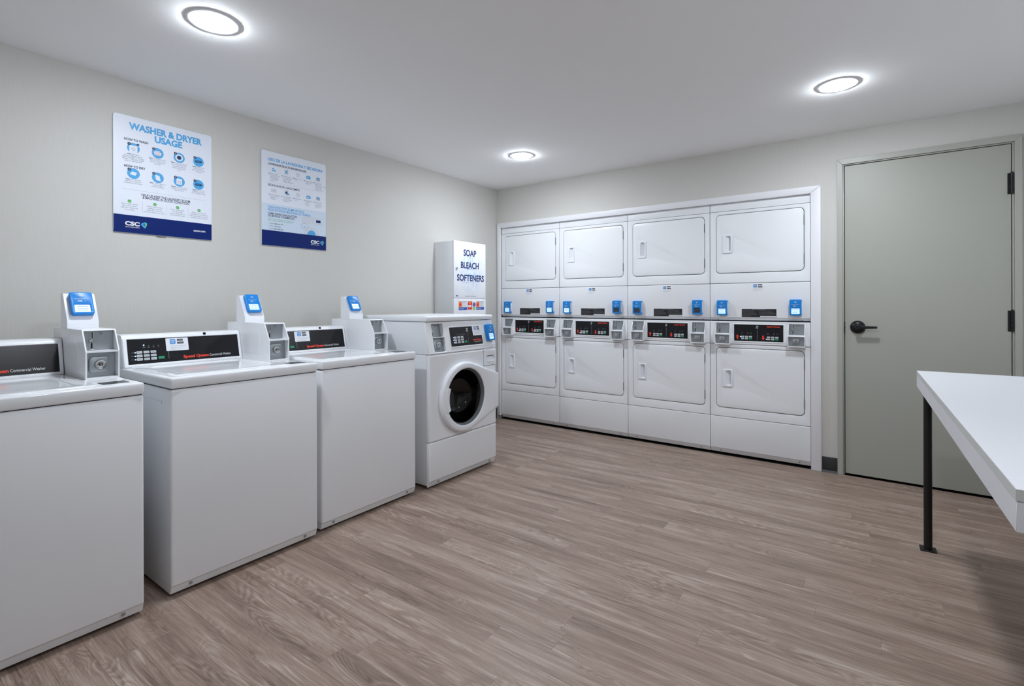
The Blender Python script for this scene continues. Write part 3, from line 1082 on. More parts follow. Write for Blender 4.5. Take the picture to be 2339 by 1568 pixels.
    cb.box(bx0 + 0.005, bx1 - 0.005, yf, yf + 0.07, DZ + 0.0005, DZ + 0.005)
    c = cb.build('coin_box', ENAMEL, root, sharp=25)
    coin_face(c, bx0 + 0.005, bx1 - 0.005, 0.992, 1.071, yf + 0.058, bx0 + 0.005, bx1 - 0.005, DZ + 0.005, 0.986, yf + 0.036)
    MB().box(bx0 - 0.0008, bx0 + 0.0003, yf + 0.095, yf + 0.30, DZ + 0.035, 1.038).build('side_cover', ENAMEL, c)
    # reader pod
    px0, px1 = bx0 + 0.002, bx1 - 0.002
    ya, yp, za = 0.507, 0.568, 1.224
    pod = MB().prism([(ya, 1.0765), (ya, 1.106), (yp, za - 0.003), (yp + 0.004, za), (yp + 0.030, za), (yp + 0.033, za - 0.003), (yp + 0.033, 1.0765)], px0, px1)
    p = pod.build('reader_pod', PLASTIC, root)
    t2 = math.atan2(yp - ya, za - 0.003 - 1.106)
    M2 = Matrix.Translation((0, ya, 1.106)) @ Matrix.Rotation(-t2, 4, 'X')
    reader(root, (px0 + px1) / 2, 0.076, -0.0003, True, 0.078, 0.106, M2, depth=0.024)
    return root


make_washer(0.9163, -3.3871 - WW / 2, 'white top load washer cut off by the left edge of the photo', False, False)
make_washer(0.8856, -3.2891 + WW / 2, 'white top load washer in the middle of the three top loaders', True, True)
make_washer(0.8579, -1.9477 - WW / 2, 'white top load washer standing next to the round-door front loader', True, True)

# ================================================================== FRONT LOAD WASHER
FW = 0.6855
fw = machine('front_load_washer', 0.8774, -1.5094, 'white front load washer with round dark glass door', 'washer')
hw = FW / 2
MB().plate(RR(-hw + 0.002, hw - 0.002, 0.02, 0.851, 0.004, 2), 0.030, 0.70, 0.004, holes=[CI(-0.028, 0.548, 0.215, 48)]).build('cabinet', ENAMEL, fw)
MB().plate(RR(-hw + 0.004, hw - 0.004, 0.03, 0.85), 0.0262, 0.0298, 0, holes=[CI(-0.028, 0.548, 0.212, 48)]).build('seam_backing', GAP, fw)
bp = MB().plate(RR(-hw, hw, 0.046, 0.2925, 0.004, 2), 0.0, 0.026, 0.010, seg=4)
bp.prism([(0.006, 0.049), (0.020, 0.014), (0.026, 0.014), (0.026, 0.049)], -hw + 0.001, hw - 0.001)
lp = bp.build('lower_panel', ENAMEL, fw)
for sx in (-hw + 0.09, hw - 0.07):
    MB().lathe([(0.007, 0), (0.006, 0.003), (0, 0.004)], (sx, 0.0125, 0.032), 'y', 12).build('screw', STEEL, lp)
for sx in (-hw + 0.07, hw - 0.07):
    for sy in (0.08, 0.62):
        MB().lathe([(0.022, 0), (0.022, 0.008), (0.008, 0.010), (0.008, 0.03), (0, 0.03)], (sx, sy, 0.0008), 'z', 14).build('levelling_foot', BLACKGAP, fw)
DCX, DCZ, DRO = -0.028, 0.548, 0.233
dr = RR(0.199, 0.333, 0.727, 0.843, 0.006, 3)
fp = MB().plate(RR(-hw, hw, 0.2955, 0.8495, 0.004, 2), 0.0, 0.026, 0.010, holes=[CI(DCX, DCZ, 0.200, 48), dr], seg=4)
fp.build('front_panel', ENAMEL, fw)
# detergent drawer with grip
dw = MB().plate(RR(0.2015, 0.3305, 0.7295, 0.8405, 0.005, 3), -0.004, 0.024, 0.004, holes=[RR(0.230, 0.316, 0.765, 0.800, 0.004, 2)], seg=2)
dw.add([(0.228, -0.001, 0.763), (0.318, -0.001, 0.763), (0.318, 0.016, 0.798), (0.228, 0.016, 0.798), (0.318, -0.001, 0.802), (0.228, -0.001, 0.802)], [(0, 1, 2, 3), (3, 2, 4, 5), (1, 4, 2), (0, 3, 5)])
dw.box(0.231, 0.315, -0.010, -0.003, 0.750, 0.763, 0.003)
dd = dw.build('detergent_drawer', PLASTIC, fw)
MB().rect(0.231, 0.315, 0.794, 0.802, 0.0135).build('grip_painted_shadow', GAP, dd, solid=False)  # dark strip colours shade into the deep end of the grip recess


class DoorOut:                                # circle joined to a straight hinge edge on the right
    def pts(s, ins=0.0):
        r = DRO - ins
        xr, z0, z1 = 0.334 - ins, DCZ - 0.122 + ins * 0.7, DCZ + 0.122 - ins * 0.7
        # tangent from (xr, z1) to the circle
        def tang(px, pz, sg):
            dx, dz = px - DCX, pz - DCZ
            d = math.hypot(dx, dz)
            return math.atan2(dz, dx) + sg * math.acos(r / d)
        a1 = tang(xr, z1, 1)
        a0 = tang(xr, z0, -1)
        n = 56
        out = [(xr, z0), (xr, z1)]
        a0 += 2 * math.pi
        for i in range(n + 1):
            a = a1 + (a0 - a1) * i / n
            out.append((DCX + r * math.cos(a), DCZ + r * math.sin(a)))
        return out


do = MB()
do.plate(DoorOut(), -0.034, -0.001, 0.014, holes=[CI(DCX + 0.004, DCZ, 0.188, 56)], seg=4)
door4 = do.build('door', PLASTIC, fw, sharp=60)
MB().lathe([(0.190, 0.030), (0.186, 0.020), (0.181, 0.008), (0.179, -0.004), (0.195, -0.004)], (DCX + 0.004, 0, DCZ), 'y', 56, False).build('door_ring', RUBBER, door4)
# glass bowl bulging inwards
MB().lathe([(0.181, 0.004), (0.170, -0.020), (0.155, -0.062), (0.130, -0.098), (0.085, -0.118), (0.0, -0.124),
            ][::-1] + [(0.176, 0.004), (0.165, -0.020), (0.150, -0.060), (0.126, -0.094), (0.083, -0.113), (0.0, -0.119)], (DCX + 0.004, 0, DCZ), 'y', 56).build('door_glass', GLASS, door4)
MB().lathe([(0.2, -0.020), (0.2, -0.05), (0.212, -0.07), (0.212, -0.40), (0.0, -0.42)], (DCX, 0, DCZ), 'y', 48, False).build('drum', DRUM, fw)
# grip on the left of the door
gp = MB()
nn = 18
o = len(gp.v)
for i in range(nn + 1):
    a = math.radians(156 + 48 * i / nn)
    for r, yv in ((0.218, -0.030), (0.205, -0.040), (0.172, -0.038), (0.164, -0.028), (0.172, -0.012), (0.21, -0.012)):
        gp.v.append((DCX + r * math.cos(a), yv, DCZ + 0.002 + r * math.sin(a)))
for i in range(nn):
    for k in range(6):
        gp.f.append((i * 6 + k, i * 6 + (k + 1) % 6, (i + 1) * 6 + (k + 1) % 6, (i + 1) * 6 + k))
gp.f += [tuple(range(6)), tuple(range(nn * 6, nn * 6 + 6))]
gp.build('door_grip', PLASTIC, door4, sharp=50)
# control head: slanted face with coin niche, then lid
th4 = math.atan2(0.043, 1.058 - 0.853)
M4 = Matrix.Translation((0, 0.0, 0.853)) @ Matrix.Rotation(-th4, 4, 'X')
hh4 = (1.058 - 0.853) / math.cos(th4)
NI = RR(-0.287, -0.183, 0.012, hh4 - 0.012, 0.002, 2)
head = MB().plate(RR(-hw, hw, 0.0, hh4, 0.003, 2), 0.0, 0.012, 0.006, holes=[NI]).build('control_head', ENAMEL, fw, M4)
MB().prism([(0.0125, 0.8535), (0.0545, 1.0575), (0.70, 1.0575), (0.70, 0.8535)], -hw + 0.0005, -0.300).prism([(0.0125, 0.8535), (0.0545, 1.0575), (0.70, 1.0575), (0.70, 0.8535)], -0.170, hw - 0.0005).prism([(0.085, 0.8535), (0.115, 1.0575), (0.70, 1.0575), (0.70, 0.8535)], -0.300, -0.170).build('head_body', ENAMEL, fw)
MB().box(-hw, hw, 0.030, 0.705, 1.0595, 1.094, 0.010, 3).build('top_lid', ENAMEL, fw)
MB().box(-hw + 0.035, hw - 0.035, 0.08, 0.66, 1.0935, 1.0965, 0.0014, 2).build('lid_emboss', ENAMEL, fw)
ni = MB()
ni.box(-0.290, -0.180, -0.001, 0.045, hh4 * 0.50, hh4 * 0.50 + 0.005)
ni.box(-0.290, -0.2865, 0.004, 0.045, 0.008, hh4 - 0.008).box(-0.1835, -0.180, 0.004, 0.045, 0.008, hh4 - 0.008)
ni.box(-0.290, -0.180, 0.004, 0.045, 0.008, 0.0125).box(-0.290, -0.180, 0.004, 0.045, hh4 - 0.0125, hh4 - 0.008)
nb = ni.build('coin_box', ENAMEL, fw, M4)
coin_face(nb, -0.287, -0.183, hh4 * 0.50 + 0.005, hh4 - 0.012, 0.032, -0.287, -0.183, 0.012, hh4 * 0.50, 0.024, M4)
PX0, PX1, PZ0, PZ1 = -0.132, 0.198, 0.036, 0.166
MB().plate(RR(PX0 - 0.006, PX1 + 0.006, PZ0 - 0.008, PZ1 + 0.006, 0.003, 2), -0.004, 0.0, 0.002, holes=[RR(PX0, PX1, PZ0, PZ1, 0.001, 2)], seg=1).build('overlay_frame', ENAMEL, head, M4)
ov = MB().plate(RR(PX0 - 0.0005, PX1 + 0.0005, PZ0 - 0.0005, PZ1 + 0.0005), -0.002, -0.0002, 0).build('control_overlay', PANEL, fw, M4)
yy = -0.0023
MB().text('Speed Queen', PX1 - 0.010, PZ0 + 0.030, 0.0105, yy, 'r', w=0.092, bold=0.04).build('lettering', RED, ov, M4, solid=False)
MB().text('Commercial Washer', PX1 - 0.010, PZ0 + 0.018, 0.0070, yy, 'r', w=0.080).build('lettering', WHITEP, ov, M4, solid=False)
em = MB()
mx, mz = PX0 + 0.178, PZ1 - 0.022
for k in range(3):
    em.arc(mx, mz, 0.003 + k * 0.0035, 0.0055 + k * 0.0035, 20, 160 - 12 * k, yy)
    em.arc(mx, mz, 0.003 + k * 0.0035, 0.0055 + k * 0.0035, 200, 340 - 12 * k, yy)
em.build('emblem', SILVERP, ov, M4, solid=False)
MB().rect(mx - 0.0006, mx + 0.0006, PZ0 + 0.014, mz - 0.018, yy).build('divider', GREYP, ov, M4, solid=False)
tx = MB()
for r_ in range(3):
    for c_ in range(3):
        kx, kz = PX0 + 0.047 + c_ * 0.035, PZ0 + 0.060 - r_ * 0.017
        MB().plate(RR(kx - 0.0125, kx + 0.0125, kz - 0.0065, kz + 0.0065, 0.002, 3), -0.0040, -0.0019, 0.0006, seg=1).build('key', KEY, ov, M4)
        tx.text(('NORMAL', 'COLORS', 'QUICK', 'PERM PRESS', 'BRIGHTS', 'DELICATES', 'HEAVY', 'MEDIUM', 'LIGHT')[r_ * 3 + c_], kx, kz - 0.0016, 0.0033, -0.0043, 'c', w=0.015)
    MB().lathe([(0.0028, 0), (0.0022, 0.0012), (0, 0.0016)], (PX0 + 0.030, -0.0021, PZ0 + 0.060 - r_ * 0.017), 'y', 10).build('indicator_lamp', LED, ov, M4)
gx, gz = PX0 + 0.151, PZ0 + 0.027
MB().plate(RR(gx - 0.011, gx + 0.011, gz - 0.007, gz + 0.007, 0.002, 3), -0.0040, -0.0019, 0.0006, seg=1).build('key', KEYG, ov, M4)
tx.text('START', gx, gz - 0.0016, 0.0033, -0.0043, 'c', w=0.014)
tx.build('key_lettering', KEYTXT, ov, M4, solid=False)
ind = MB()
for k, t in enumerate(('PRE', 'WASH', 'RINSE', 'SPIN', 'DOOR')):
    ind.text(t, PX0 + 0.062 + k * 0.020, PZ0 + 0.076, 0.0034, yy, 'c')
    ind.arc(PX0 + 0.062 + k * 0.020, PZ0 + 0.084, 0.0012, 0.002, 0, 360, yy, 10)
ind.build('indicator_print', GREYP, ov, M4, solid=False)
app_sticker(ov, PX1 - 0.098, PZ1 + 0.004, 0.098, 0.070, -0.0045, True, M4)
MB().plate(RR(0.225, 0.338, 0.020, 0.185, 0.004, 3), -0.0025, 0.0, 0.0015, seg=1).build('reader_plate', PLASTIC, head, M4)
reader(fw, 0.274, 0.112, -0.003, True, 0.076, 0.120, M4, depth=0.030)

# ================================================================== SOAP CABINET
sp = machine('soap_vending_cabinet', 0.234, -0.7025, 'white wall cabinet reading SOAP BLEACH SOFTENERS in the corner', 'vending cabinet')
sw = 0.2145
MB().box(-sw, sw, 0.014, 0.2335, 1.00, 1.717, 0.003, 2).build('cabinet_body', ENAMEL, sp)
fd = MB().plate(RR(-sw - 0.001, sw + 0.001, 1.222, 1.719, 0.004, 3), 0.0, 0.0135, 0.003, seg=2).build('cabinet_door', SOAPFRONT, sp)
yy = -0.0004
sl = MB()
MB().text('SOAP', -0.006, 1.596, 0.052, yy, 'c', w=0.172, bold=0.034).build('lettering', SOAPINK, fd, solid=False)
MB().text('BLEACH', -0.006, 1.487, 0.052, yy, 'c', w=0.242, bold=0.034).build('lettering', SOAPINK, fd, solid=False)
sl.text('SOFTENERS', 0.006, 1.376, 0.052, yy, 'c', w=0.366, bold=0.034)
sl.build('lettering', SOAPINK, fd, solid=False)
sh = MB()  # pale dashes paint the reflections beneath each word
for zc, w_ in ((1.583, 0.09), (1.474, 0.14), (1.363, 0.28)):
    nseg = int(w_ / 0.022)
    for k in range(nseg):
        xx = -w_ / 2 + k * 0.022 + random.uniform(-0.002, 0.002)
        sh.rect(xx, xx + 0.012, zc + random.uniform(-0.001, 0.001), zc + 0.003, yy)
sh.build('painted_reflection', RULE, fd, solid=False)
MB().text('SEE INSTRUCTIONS ON SELECTOR', 0.005, 1.238, 0.006, yy, 'c', w=0.15, bold=0.02).build('lettering', INK, fd, solid=False)
MB().flat(RR(-0.192, -0.166, 1.238, 1.248, 0.004, 3).pts(), yy).build('maker_mark', SOAPINK, fd, solid=False)
lock(MB(), -0.184, 1.480, 0.0, 0.011).build('lock', CHROME, fd)
lo = MB().plate(RR(-sw - 0.001, sw + 0.001, 1.001, 1.220, 0.003, 3), 0.0, 0.0135, 0.003, seg=2).build('dispenser_panel', PLASTIC, sp)
for sx in (-0.158, 0.012, 0.182):
    for sz in (1.212, 1.070):
        MB().lathe([(0.004, 0), (0.003, 0.0015), (0, 0.002)], (sx, 0, sz), 'y', 10).build('rivet', STEEL, lo)
for lx in (-0.158, 0.078):
    lb = MB().rect(lx, lx + 0.112, 1.120, 1.196, -0.0004).build('product_label', STICKER, lo, solid=False)
    MB().rect(lx, lx + 0.112, 1.120, 1.144, -0.0008).build('label_band', ROYAL, lb, solid=False)
    MB().rect(lx, lx + 0.044, 1.146, 1.190, -0.0008).build('label_picture', ORANGE, lb, solid=False)
    MB().flat(CI(lx + 0.022, 1.167, 0.014, 16).pts(), -0.0010).build('label_picture', REDB, lb, solid=False)
    fpz = MB()
    for k in range(4):
        fpz.rect(lx + 0.050, lx + 0.104 - 0.010 * (k % 2), 1.152 + k * 0.010, 1.155 + k * 0.010, -0.0008)
    fpz.rect(lx + 0.006, lx + 0.066, 1.129, 1.135, -0.0010)
    fpz.build('label_lettering', RULE, lb, solid=False)
    MB().rect(lx, lx + 0.112, 1.192, 1.196, -0.0008).build('label_rule', FINE, lb, solid=False)
pb = MB().flat([(-0.040, 1.122), (0.020, 1.122), (0.024, 1.196), (-0.028, 1.198), (-0.040, 1.180)], -0.0005).build('product_picture', REDB, lo, solid=False)
MB().flat([(-0.028, 1.170), (0.004, 1.176), (0.012, 1.197), (-0.018, 1.198)], -0.0008).build('label_picture', ORANGE, pb, solid=False)
MB().flat(RR(-0.034, 0.010, 1.144, 1.164, 0.006, 3).pts(), -0.0010).build('label_picture', STICKER, pb, solid=False)
pc = MB().flat(CI(0.048, 1.158, 0.030, 24).pts(), -0.0009).build('product_picture', STICKER, lo, solid=False)
MB().flat(CI(0.048, 1.166, 0.022, 20).pts(), -0.0012).build('label_picture', PURPLE, pc, solid=False)
MB().flat(CI(0.046, 1.134, 0.018, 20).pts(), -0.0014).build('label_picture', LIME, pc, solid=False)


# ================================================================== POSTERS
def csc_logo(parent, x, z, s, y):
    """white CSC lettering with shield of coloured shards; x, z lower left of the lettering, s = cap height"""
    MB().text('CSC', x, z, s, y, w=s * 3.4, bold=0.05).text('SERVICEWORKS', x + s * 0.05, z - s * 0.62, s * 0.30, y, w=s * 3.3).build('logo_lettering', WHITEP, parent, solid=False)
    lx, lz = x + s * 4.35, z + s * 0.35
    sh_ = [([(-0.75, 0.25), (0.05, 0.85), (-0.05, 0.05)], SKY), ([(0.10, 0.90), (0.75, 0.75), (0.25, 0.10)], TEAL),
           ([(0.75, 0.70), (0.70, -0.05), (0.30, 0.05)], LIME), ([(-0.70, 0.15), (0.0, 0.0), (0.20, -0.85)], SKY), ([(0.08, -0.02), (0.68, -0.12), (0.26, -0.85)], TEAL)]
    for pts, m in sh_:
        MB().flat([(lx + px * s, lz + pz * s) for px, pz in pts], y).build('logo_shard', m, parent, solid=False)


def poster(yl, yr, zb, zt, label):
    w = yr - yl
    r = machine('wall_poster', 0.0075, (yl + yr) / 2, label, 'poster', 'laundry instruction posters')
    r.location.z = zb
    h = zt - zb
    MB().plate(RR(-w / 2, w / 2, 0, h, 0.012, 4), 0.0, 0.005, 0.0008, seg=1).build('board', BOARD, r)
    return r, w, h


Y1, Y2, Y3 = -0.0003, -0.0006, -0.0009
P1, pw, ph = poster(-3.2249, -2.7554, 1.5489, 2.1586, 'English washer and dryer usage poster, the left one on the wall')


def U(f):
    return -pw / 2 + f * pw


def V(f):
    return ph * (1 - f)


MB().box(U(0.41), U(0.50), -0.001, 0.0065, -0.0045, 0.0015, 0.0006, 1).build('mounting_clip', RUBBER, P1)
# footer band
ft = MB().flat([(x, z) for x, z in RR(-pw / 2 + 0.0009, pw / 2 - 0.0009, 0.0009, V(0.848), 0.0, 4).pts()], Y1).build('footer_band', NAVY, P1, solid=False)
csc_logo(ft, U(0.105), V(0.935), 0.0190, Y2)
MB().text('cscsw.com', U(0.925), V(0.930), 0.0115, Y2, 'r', w=0.062, bold=0.03).build('lettering', WHITEP, ft, solid=False)
MB().text('WASHER & DRYER', U(0.516), V(0.110), 0.0325, Y1, 'c', w=pw * 0.745, bold=0.045).build('title_lettering', SKY, P1, solid=False)
MB().text('USAGE', U(0.532), V(0.178), 0.0315, Y1, 'c', w=pw * 0.285, bold=0.045).build('title_lettering', SKY, P1, solid=False)
MB().text('HOW TO WASH', U(0.100), V(0.211), 0.0118, Y1, w=pw * 0.225, bold=0.03).build('heading_lettering', INK, P1, solid=False)
MB().text('HOW TO DRY', U(0.100), V(0.440), 0.0118, Y1, w=pw * 0.200, bold=0.03).build('heading_lettering', INK, P1, solid=False)
MB().text('HELP US KEEP THE LAUNDRY ROOM', U(0.508), V(0.670), 0.0125, Y1, 'c', w=pw * 0.495, bold=0.018).text('& MACHINES IN GOOD CONDITION', U(0.508), V(0.692), 0.0125, Y1, 'c', w=pw * 0.475, bold=0.018).build('heading_lettering', INK, P1, solid=False)
MB().rect(U(0.08), U(0.92), V(0.628) - 0.0005, V(0.628) + 0.0005, Y1).build('rule_line', RULE, P1, solid=False)
xs4 = [0.185, 0.42, 0.64, 0.85]
wash = [('Add', 'detergent.', ['Place 2 tablespoons of', 'liquid detergent in the tray', 'drawer or into the washer', 'prior to the machine.']),
        ('Sort', 'clothing by color', ['and soil level, and be', 'sure to empty your', 'pockets.']),
        ('Place', 'your clothing in', ['the machine without', 'over filling into the', 'machine and select', 'cycle.']),
        ('Enter', 'method of', ['payment and', 'push start to begin', 'washing.'])]
dry = [('Clean', 'the lint filter', ['and place quick wet', 'clothing into the dryer.']),
       ('Add', 'a dryer sheet to', ['reduce static', 'and add softness.']),
       ('Close', 'the door, start', ['settings and select the', 'temperature.']),
       ('Select', 'amount of', ['payment and push', 'start to begin drying.'])]
for row_i, (zc, data) in enumerate(((0.271, wash), (0.488, dry))):
    for k in range(4):
        cx_, cz_ = U(xs4[k]), V(zc - (0.0 if k else 0.0))
        ic = MB().flat(CI(cx_, cz_, 0.0280, 28).pts(), Y1).build('step_icon', SKY, P1, solid=False)
        gl = MB()
        if row_i == 0:
            if k == 0:
                gl.flat(RR(cx_ - 0.018, cx_ + 0.018, cz_ - 0.027, cz_ + 0.014, 0.003, 3).pts(), Y2)
            elif k == 1:
                gl.flat([(cx_ - 0.014, cz_ - 0.012), (cx_ + 0.014, cz_ - 0.012), (cx_ + 0.018, cz_ + 0.006), (cx_ - 0.018, cz_ + 0.006)], Y2)
                gl.rect(cx_ - 0.015, cx_ + 0.010, cz_ + 0.008, cz_ + 0.012, Y2)
            elif k == 2:
                gl.arc(cx_, cz_, 0.012, 0.019, 0, 360, Y2, 24)
            gcol = BOARD
        else:
            if k == 0:
                gl.flat([(cx_ - 0.016, cz_ - 0.006), (cx_ + 0.008, cz_ - 0.010), (cx_ + 0.016, cz_ + 0.006), (cx_ - 0.006, cz_ + 0.010)], Y2)
            elif k == 1:
                gl.flat([(cx_ - 0.008, cz_ - 0.014), (cx_ + 0.014, cz_ - 0.016), (cx_ + 0.008, cz_ + 0.010), (cx_ - 0.014, cz_ + 0.016)], Y2)
            elif k == 2:
                gl.flat(RR(cx_ - 0.014, cx_ + 0.014, cz_ - 0.017, cz_ + 0.015, 0.003, 3).pts(), Y2)
            gcol = BOARD
        if k == 3:
            MB().flat(RR(cx_ - 0.017, cx_ + 0.017, cz_ - 0.0065, cz_ + 0.0065, 0.006, 4).pts(), Y2).build('icon_button', INK, ic, solid=False)
            MB().text('START', cx_, cz_ - 0.0028, 0.0058, Y3, 'c', w=0.022, bold=0.03).build('icon_lettering', SKY, ic, solid=False)
        else:
            gl.build('icon_drawing', gcol, ic, solid=False)
            if (row_i, k) in ((0, 0), (1, 2)):
                MB().arc(cx_, cz_ - 0.004, 0.0055, 0.0085, 0, 360, Y3, 20).build('icon_detail', RULE, ic, solid=False)
            if (row_i, k) == (0, 2):
                MB().flat(CI(cx_, cz_, 0.0105, 18).pts(), Y2).build('icon_detail', INK, ic, solid=False)
            if (row_i, k) == (0, 1):
                d_ = MB()
                for q in range(3):
                    d_.rect(cx_ - 0.013, cx_ + 0.013, cz_ - 0.010 + q * 0.005, cz_ - 0.0085 + q * 0.005, Y3)
                d_.build('icon_detail', ORANGE, ic, solid=False)
        nx, nz = cx_ - 0.0185, cz_ + 0.020
        bd = MB().flat(CI(nx, nz, 0.0078, 18).pts(), Y2).build('number_dot', INK, ic, solid=False)
        MB().text(str(k + 1), nx, nz - 0.0035, 0.0070, Y3, 'c', bold=0.02).build('number', WHITEP, ic, solid=False)
        if row_i == 0 and k == 0:
            MB().flat([(cx_ + 0.012, cz_ + 0.020), (cx_ + 0.028, cz_ + 0.019), (cx_ + 0.024, cz_ + 0.028), (cx_ + 0.016, cz_ + 0.027)], Y2).build('icon_detail', INK, ic, solid=False)
        a, b_, rest = data[k]
        bt, ftx = MB(), MB()
        z_ = cz_ - 0.0350
        full = text_geo(a + ' ' + b_)[0]
        kf = 0.0062 / cap_height()
        wtot = (max(v[0] for v in full) - min(v[0] for v in full)) * kf
        wa = max(v[0] for v in text_geo(a)[0]) * kf
        bt.text(a, cx_ - wtot / 2, z_, 0.0062, Y1, bold=0.03)
        ftx.text(b_, cx_ - wtot / 2 + wa + 0.003, z_, 0.0062, Y1)
        for q, t in enumerate(rest):
            (bt if (row_i == 0 and k == 0) else ftx).text(t, cx_, z_ - 0.0090 * (q + 1), 0.0060, Y1, 'c')
        bt.build('step_lettering', INK, P1, solid=False)
        ftx.build('step_lettering', FINE, P1, solid=False)
tips = [['Leave washer doors', 'open after use to', 'help the washer dry', 'out quickly.'], ['Please remove your', 'clothes promptly', 'when the machine is', 'done, so others can use it.'],
        ['Clean up any spills,', 'lint and trash', 'around while you are', 'in the laundry room.'], ['Report out of order', 'machines immediately to', 'CSC ServiceWorks service', 'number on the machine.']]
for k in range(4):
    cx_ = U((0.148, 0.390, 0.622, 0.855)[k])
    ck = MB().flat(CI(cx_, V(0.729), 0.0085, 18).pts(), Y1).build('check_mark', GREEN, P1, solid=False)
    MB().flat([(cx_ - 0.004, V(0.729)), (cx_ - 0.001, V(0.729) - 0.004), (cx_ + 0.005, V(0.729) + 0.003), (cx_ - 0.001, V(0.729) - 0.0015)], Y2).build('tick', WHITEP, ck, solid=False)
    t = MB()
    for q, s_ in enumerate(tips[k]):
        t.text(s_, cx_, V(0.757) - q * 0.0100, 0.0062, Y1, 'c')
    t.build('tip_lettering', FINE, P1, solid=False)
    if k < 3:
        xx = U((0.27, 0.51, 0.735)[k])
        MB().rect(xx - 0.0005, xx + 0.0005, V(0.815), V(0.716), Y1).build('rule_line', RULE, P1, solid=False)

P2, pw, ph = poster(-2.46, -1.9997, 1.5520, 2.1572, 'Spanish washer and dryer usage poster, the right one on the wall')
ft = MB().rect(-pw / 2 + 0.0009, pw / 2 - 0.0009, 0.0009, V(0.838), Y2).build('footer_band', NAVY, P2, solid=False)
csc_logo(ft, U(0.740), V(0.930), 0.0195, Y3)
MB().rect(-pw / 2 + 0.0009, pw / 2 - 0.0009, V(0.838), V(0.555), Y1).build('lower_field', BOARDB, P2, solid=False)
MB().text('USO DE LA LAVADORA Y SECADORA', U(0.090), V(0.099), 0.0175, Y1, w=pw * 0.855, bold=0.035).build('title_lettering', SKY, P2, solid=False)
MB().text('PARA NOSOTROS ES IMPORTANTE', U(0.090), V(0.602), 0.0145, Y2, w=pw * 0.545, bold=0.016) \
    .text('PROPORCIONAR MÁQUINAS DE TRABAJO', U(0.090), V(0.632), 0.0145, Y2, w=pw * 0.650, bold=0.016).build('title_lettering', SKY, P2, solid=False)
MB().text('LAVADORAS DE ALTA EFICIENCIA (HE)', U(0.094), V(0.142), 0.0125, Y1, w=pw * 0.575, bold=0.03).build('heading_lettering', INK, P2, solid=False)
MB().text('SECADORAS DE CARGA SIMPLE', U(0.090), V(0.366), 0.0125, Y1, w=pw * 0.475, bold=0.018).build('heading_lettering', INK, P2, solid=False)
MB().text('CÓMO ENVIAR UNA SOLICITUD', U(0.090), V(0.668), 0.0125, Y2, w=pw * 0.43, bold=0.018).text('DE SERVICIO O REEMBOLSO', U(0.090), V(0.693), 0.0125, Y2, w=pw * 0.395, bold=0.018).build('heading_lettering', INK, P2, solid=False)
MB().text('Tenga a mano la siguiente información antes', U(0.090), V(0.719), 0.0064, Y2, w=pw * 0.385).text('de la máquina o persona en problemas.', U(0.090), V(0.736), 0.0064, Y2, w=pw * 0.36).build('green_lettering', GREEN, P2, solid=False)
t = MB()
for q, (a, b_) in enumerate((('Use la', 'aplicación CSC'), ('Visite', 'cscsw.com'), ('Llame al', '1-877-264-6622'))):
    zq = V(0.768 + q * 0.028)
    t.text('\u2713 ' + a, U(0.09), zq, 0.0068, Y2)
    t.text(b_, U(0.178), zq, 0.0068, Y2, bold=0.02)
t.build('contact_lettering', INK, P2, solid=False)
MB().rect(U(0.08), U(0.93), V(0.325) - 0.0004, V(0.325) + 0.0004, Y1).build('rule_line', RULE, P2, solid=False)
blk = [['Ponga la ropa', 'en la máquina, no', 'deje espacio y', 'cierre la puerta', 'de la máquina', 'y listo.'], ['Coloque el ciclo', 'de lavado y ajuste', 'la temperatura', 'del agua según', 'la ropa y detergente.'], ['Seleccione el', 'ciclo.'], ['Agregue fondos', 'o efectivo para', 'empezar.'],
       ['Retire la ropa', 'lavada al final', 'del ciclo, y deje abierta', 'la puerta para', 'que se ventile', 'y seque el interior.']]
blk2 = [['Limpie el filtro de', 'pelusa antes de', 'colocar en la', 'máquina.'], ['Coloque la ropa', 'en la máquina', 'y cierre la puerta', 'del aparato.'], ['Seleccione el', 'ciclo.'], ['Agregue fondos', 'o efectivo', 'para', 'empezar.'],
        ['Retire la ropa', 'seca al final', 'del ciclo, doble', 'la ropa sobre', 'la mesa.']]
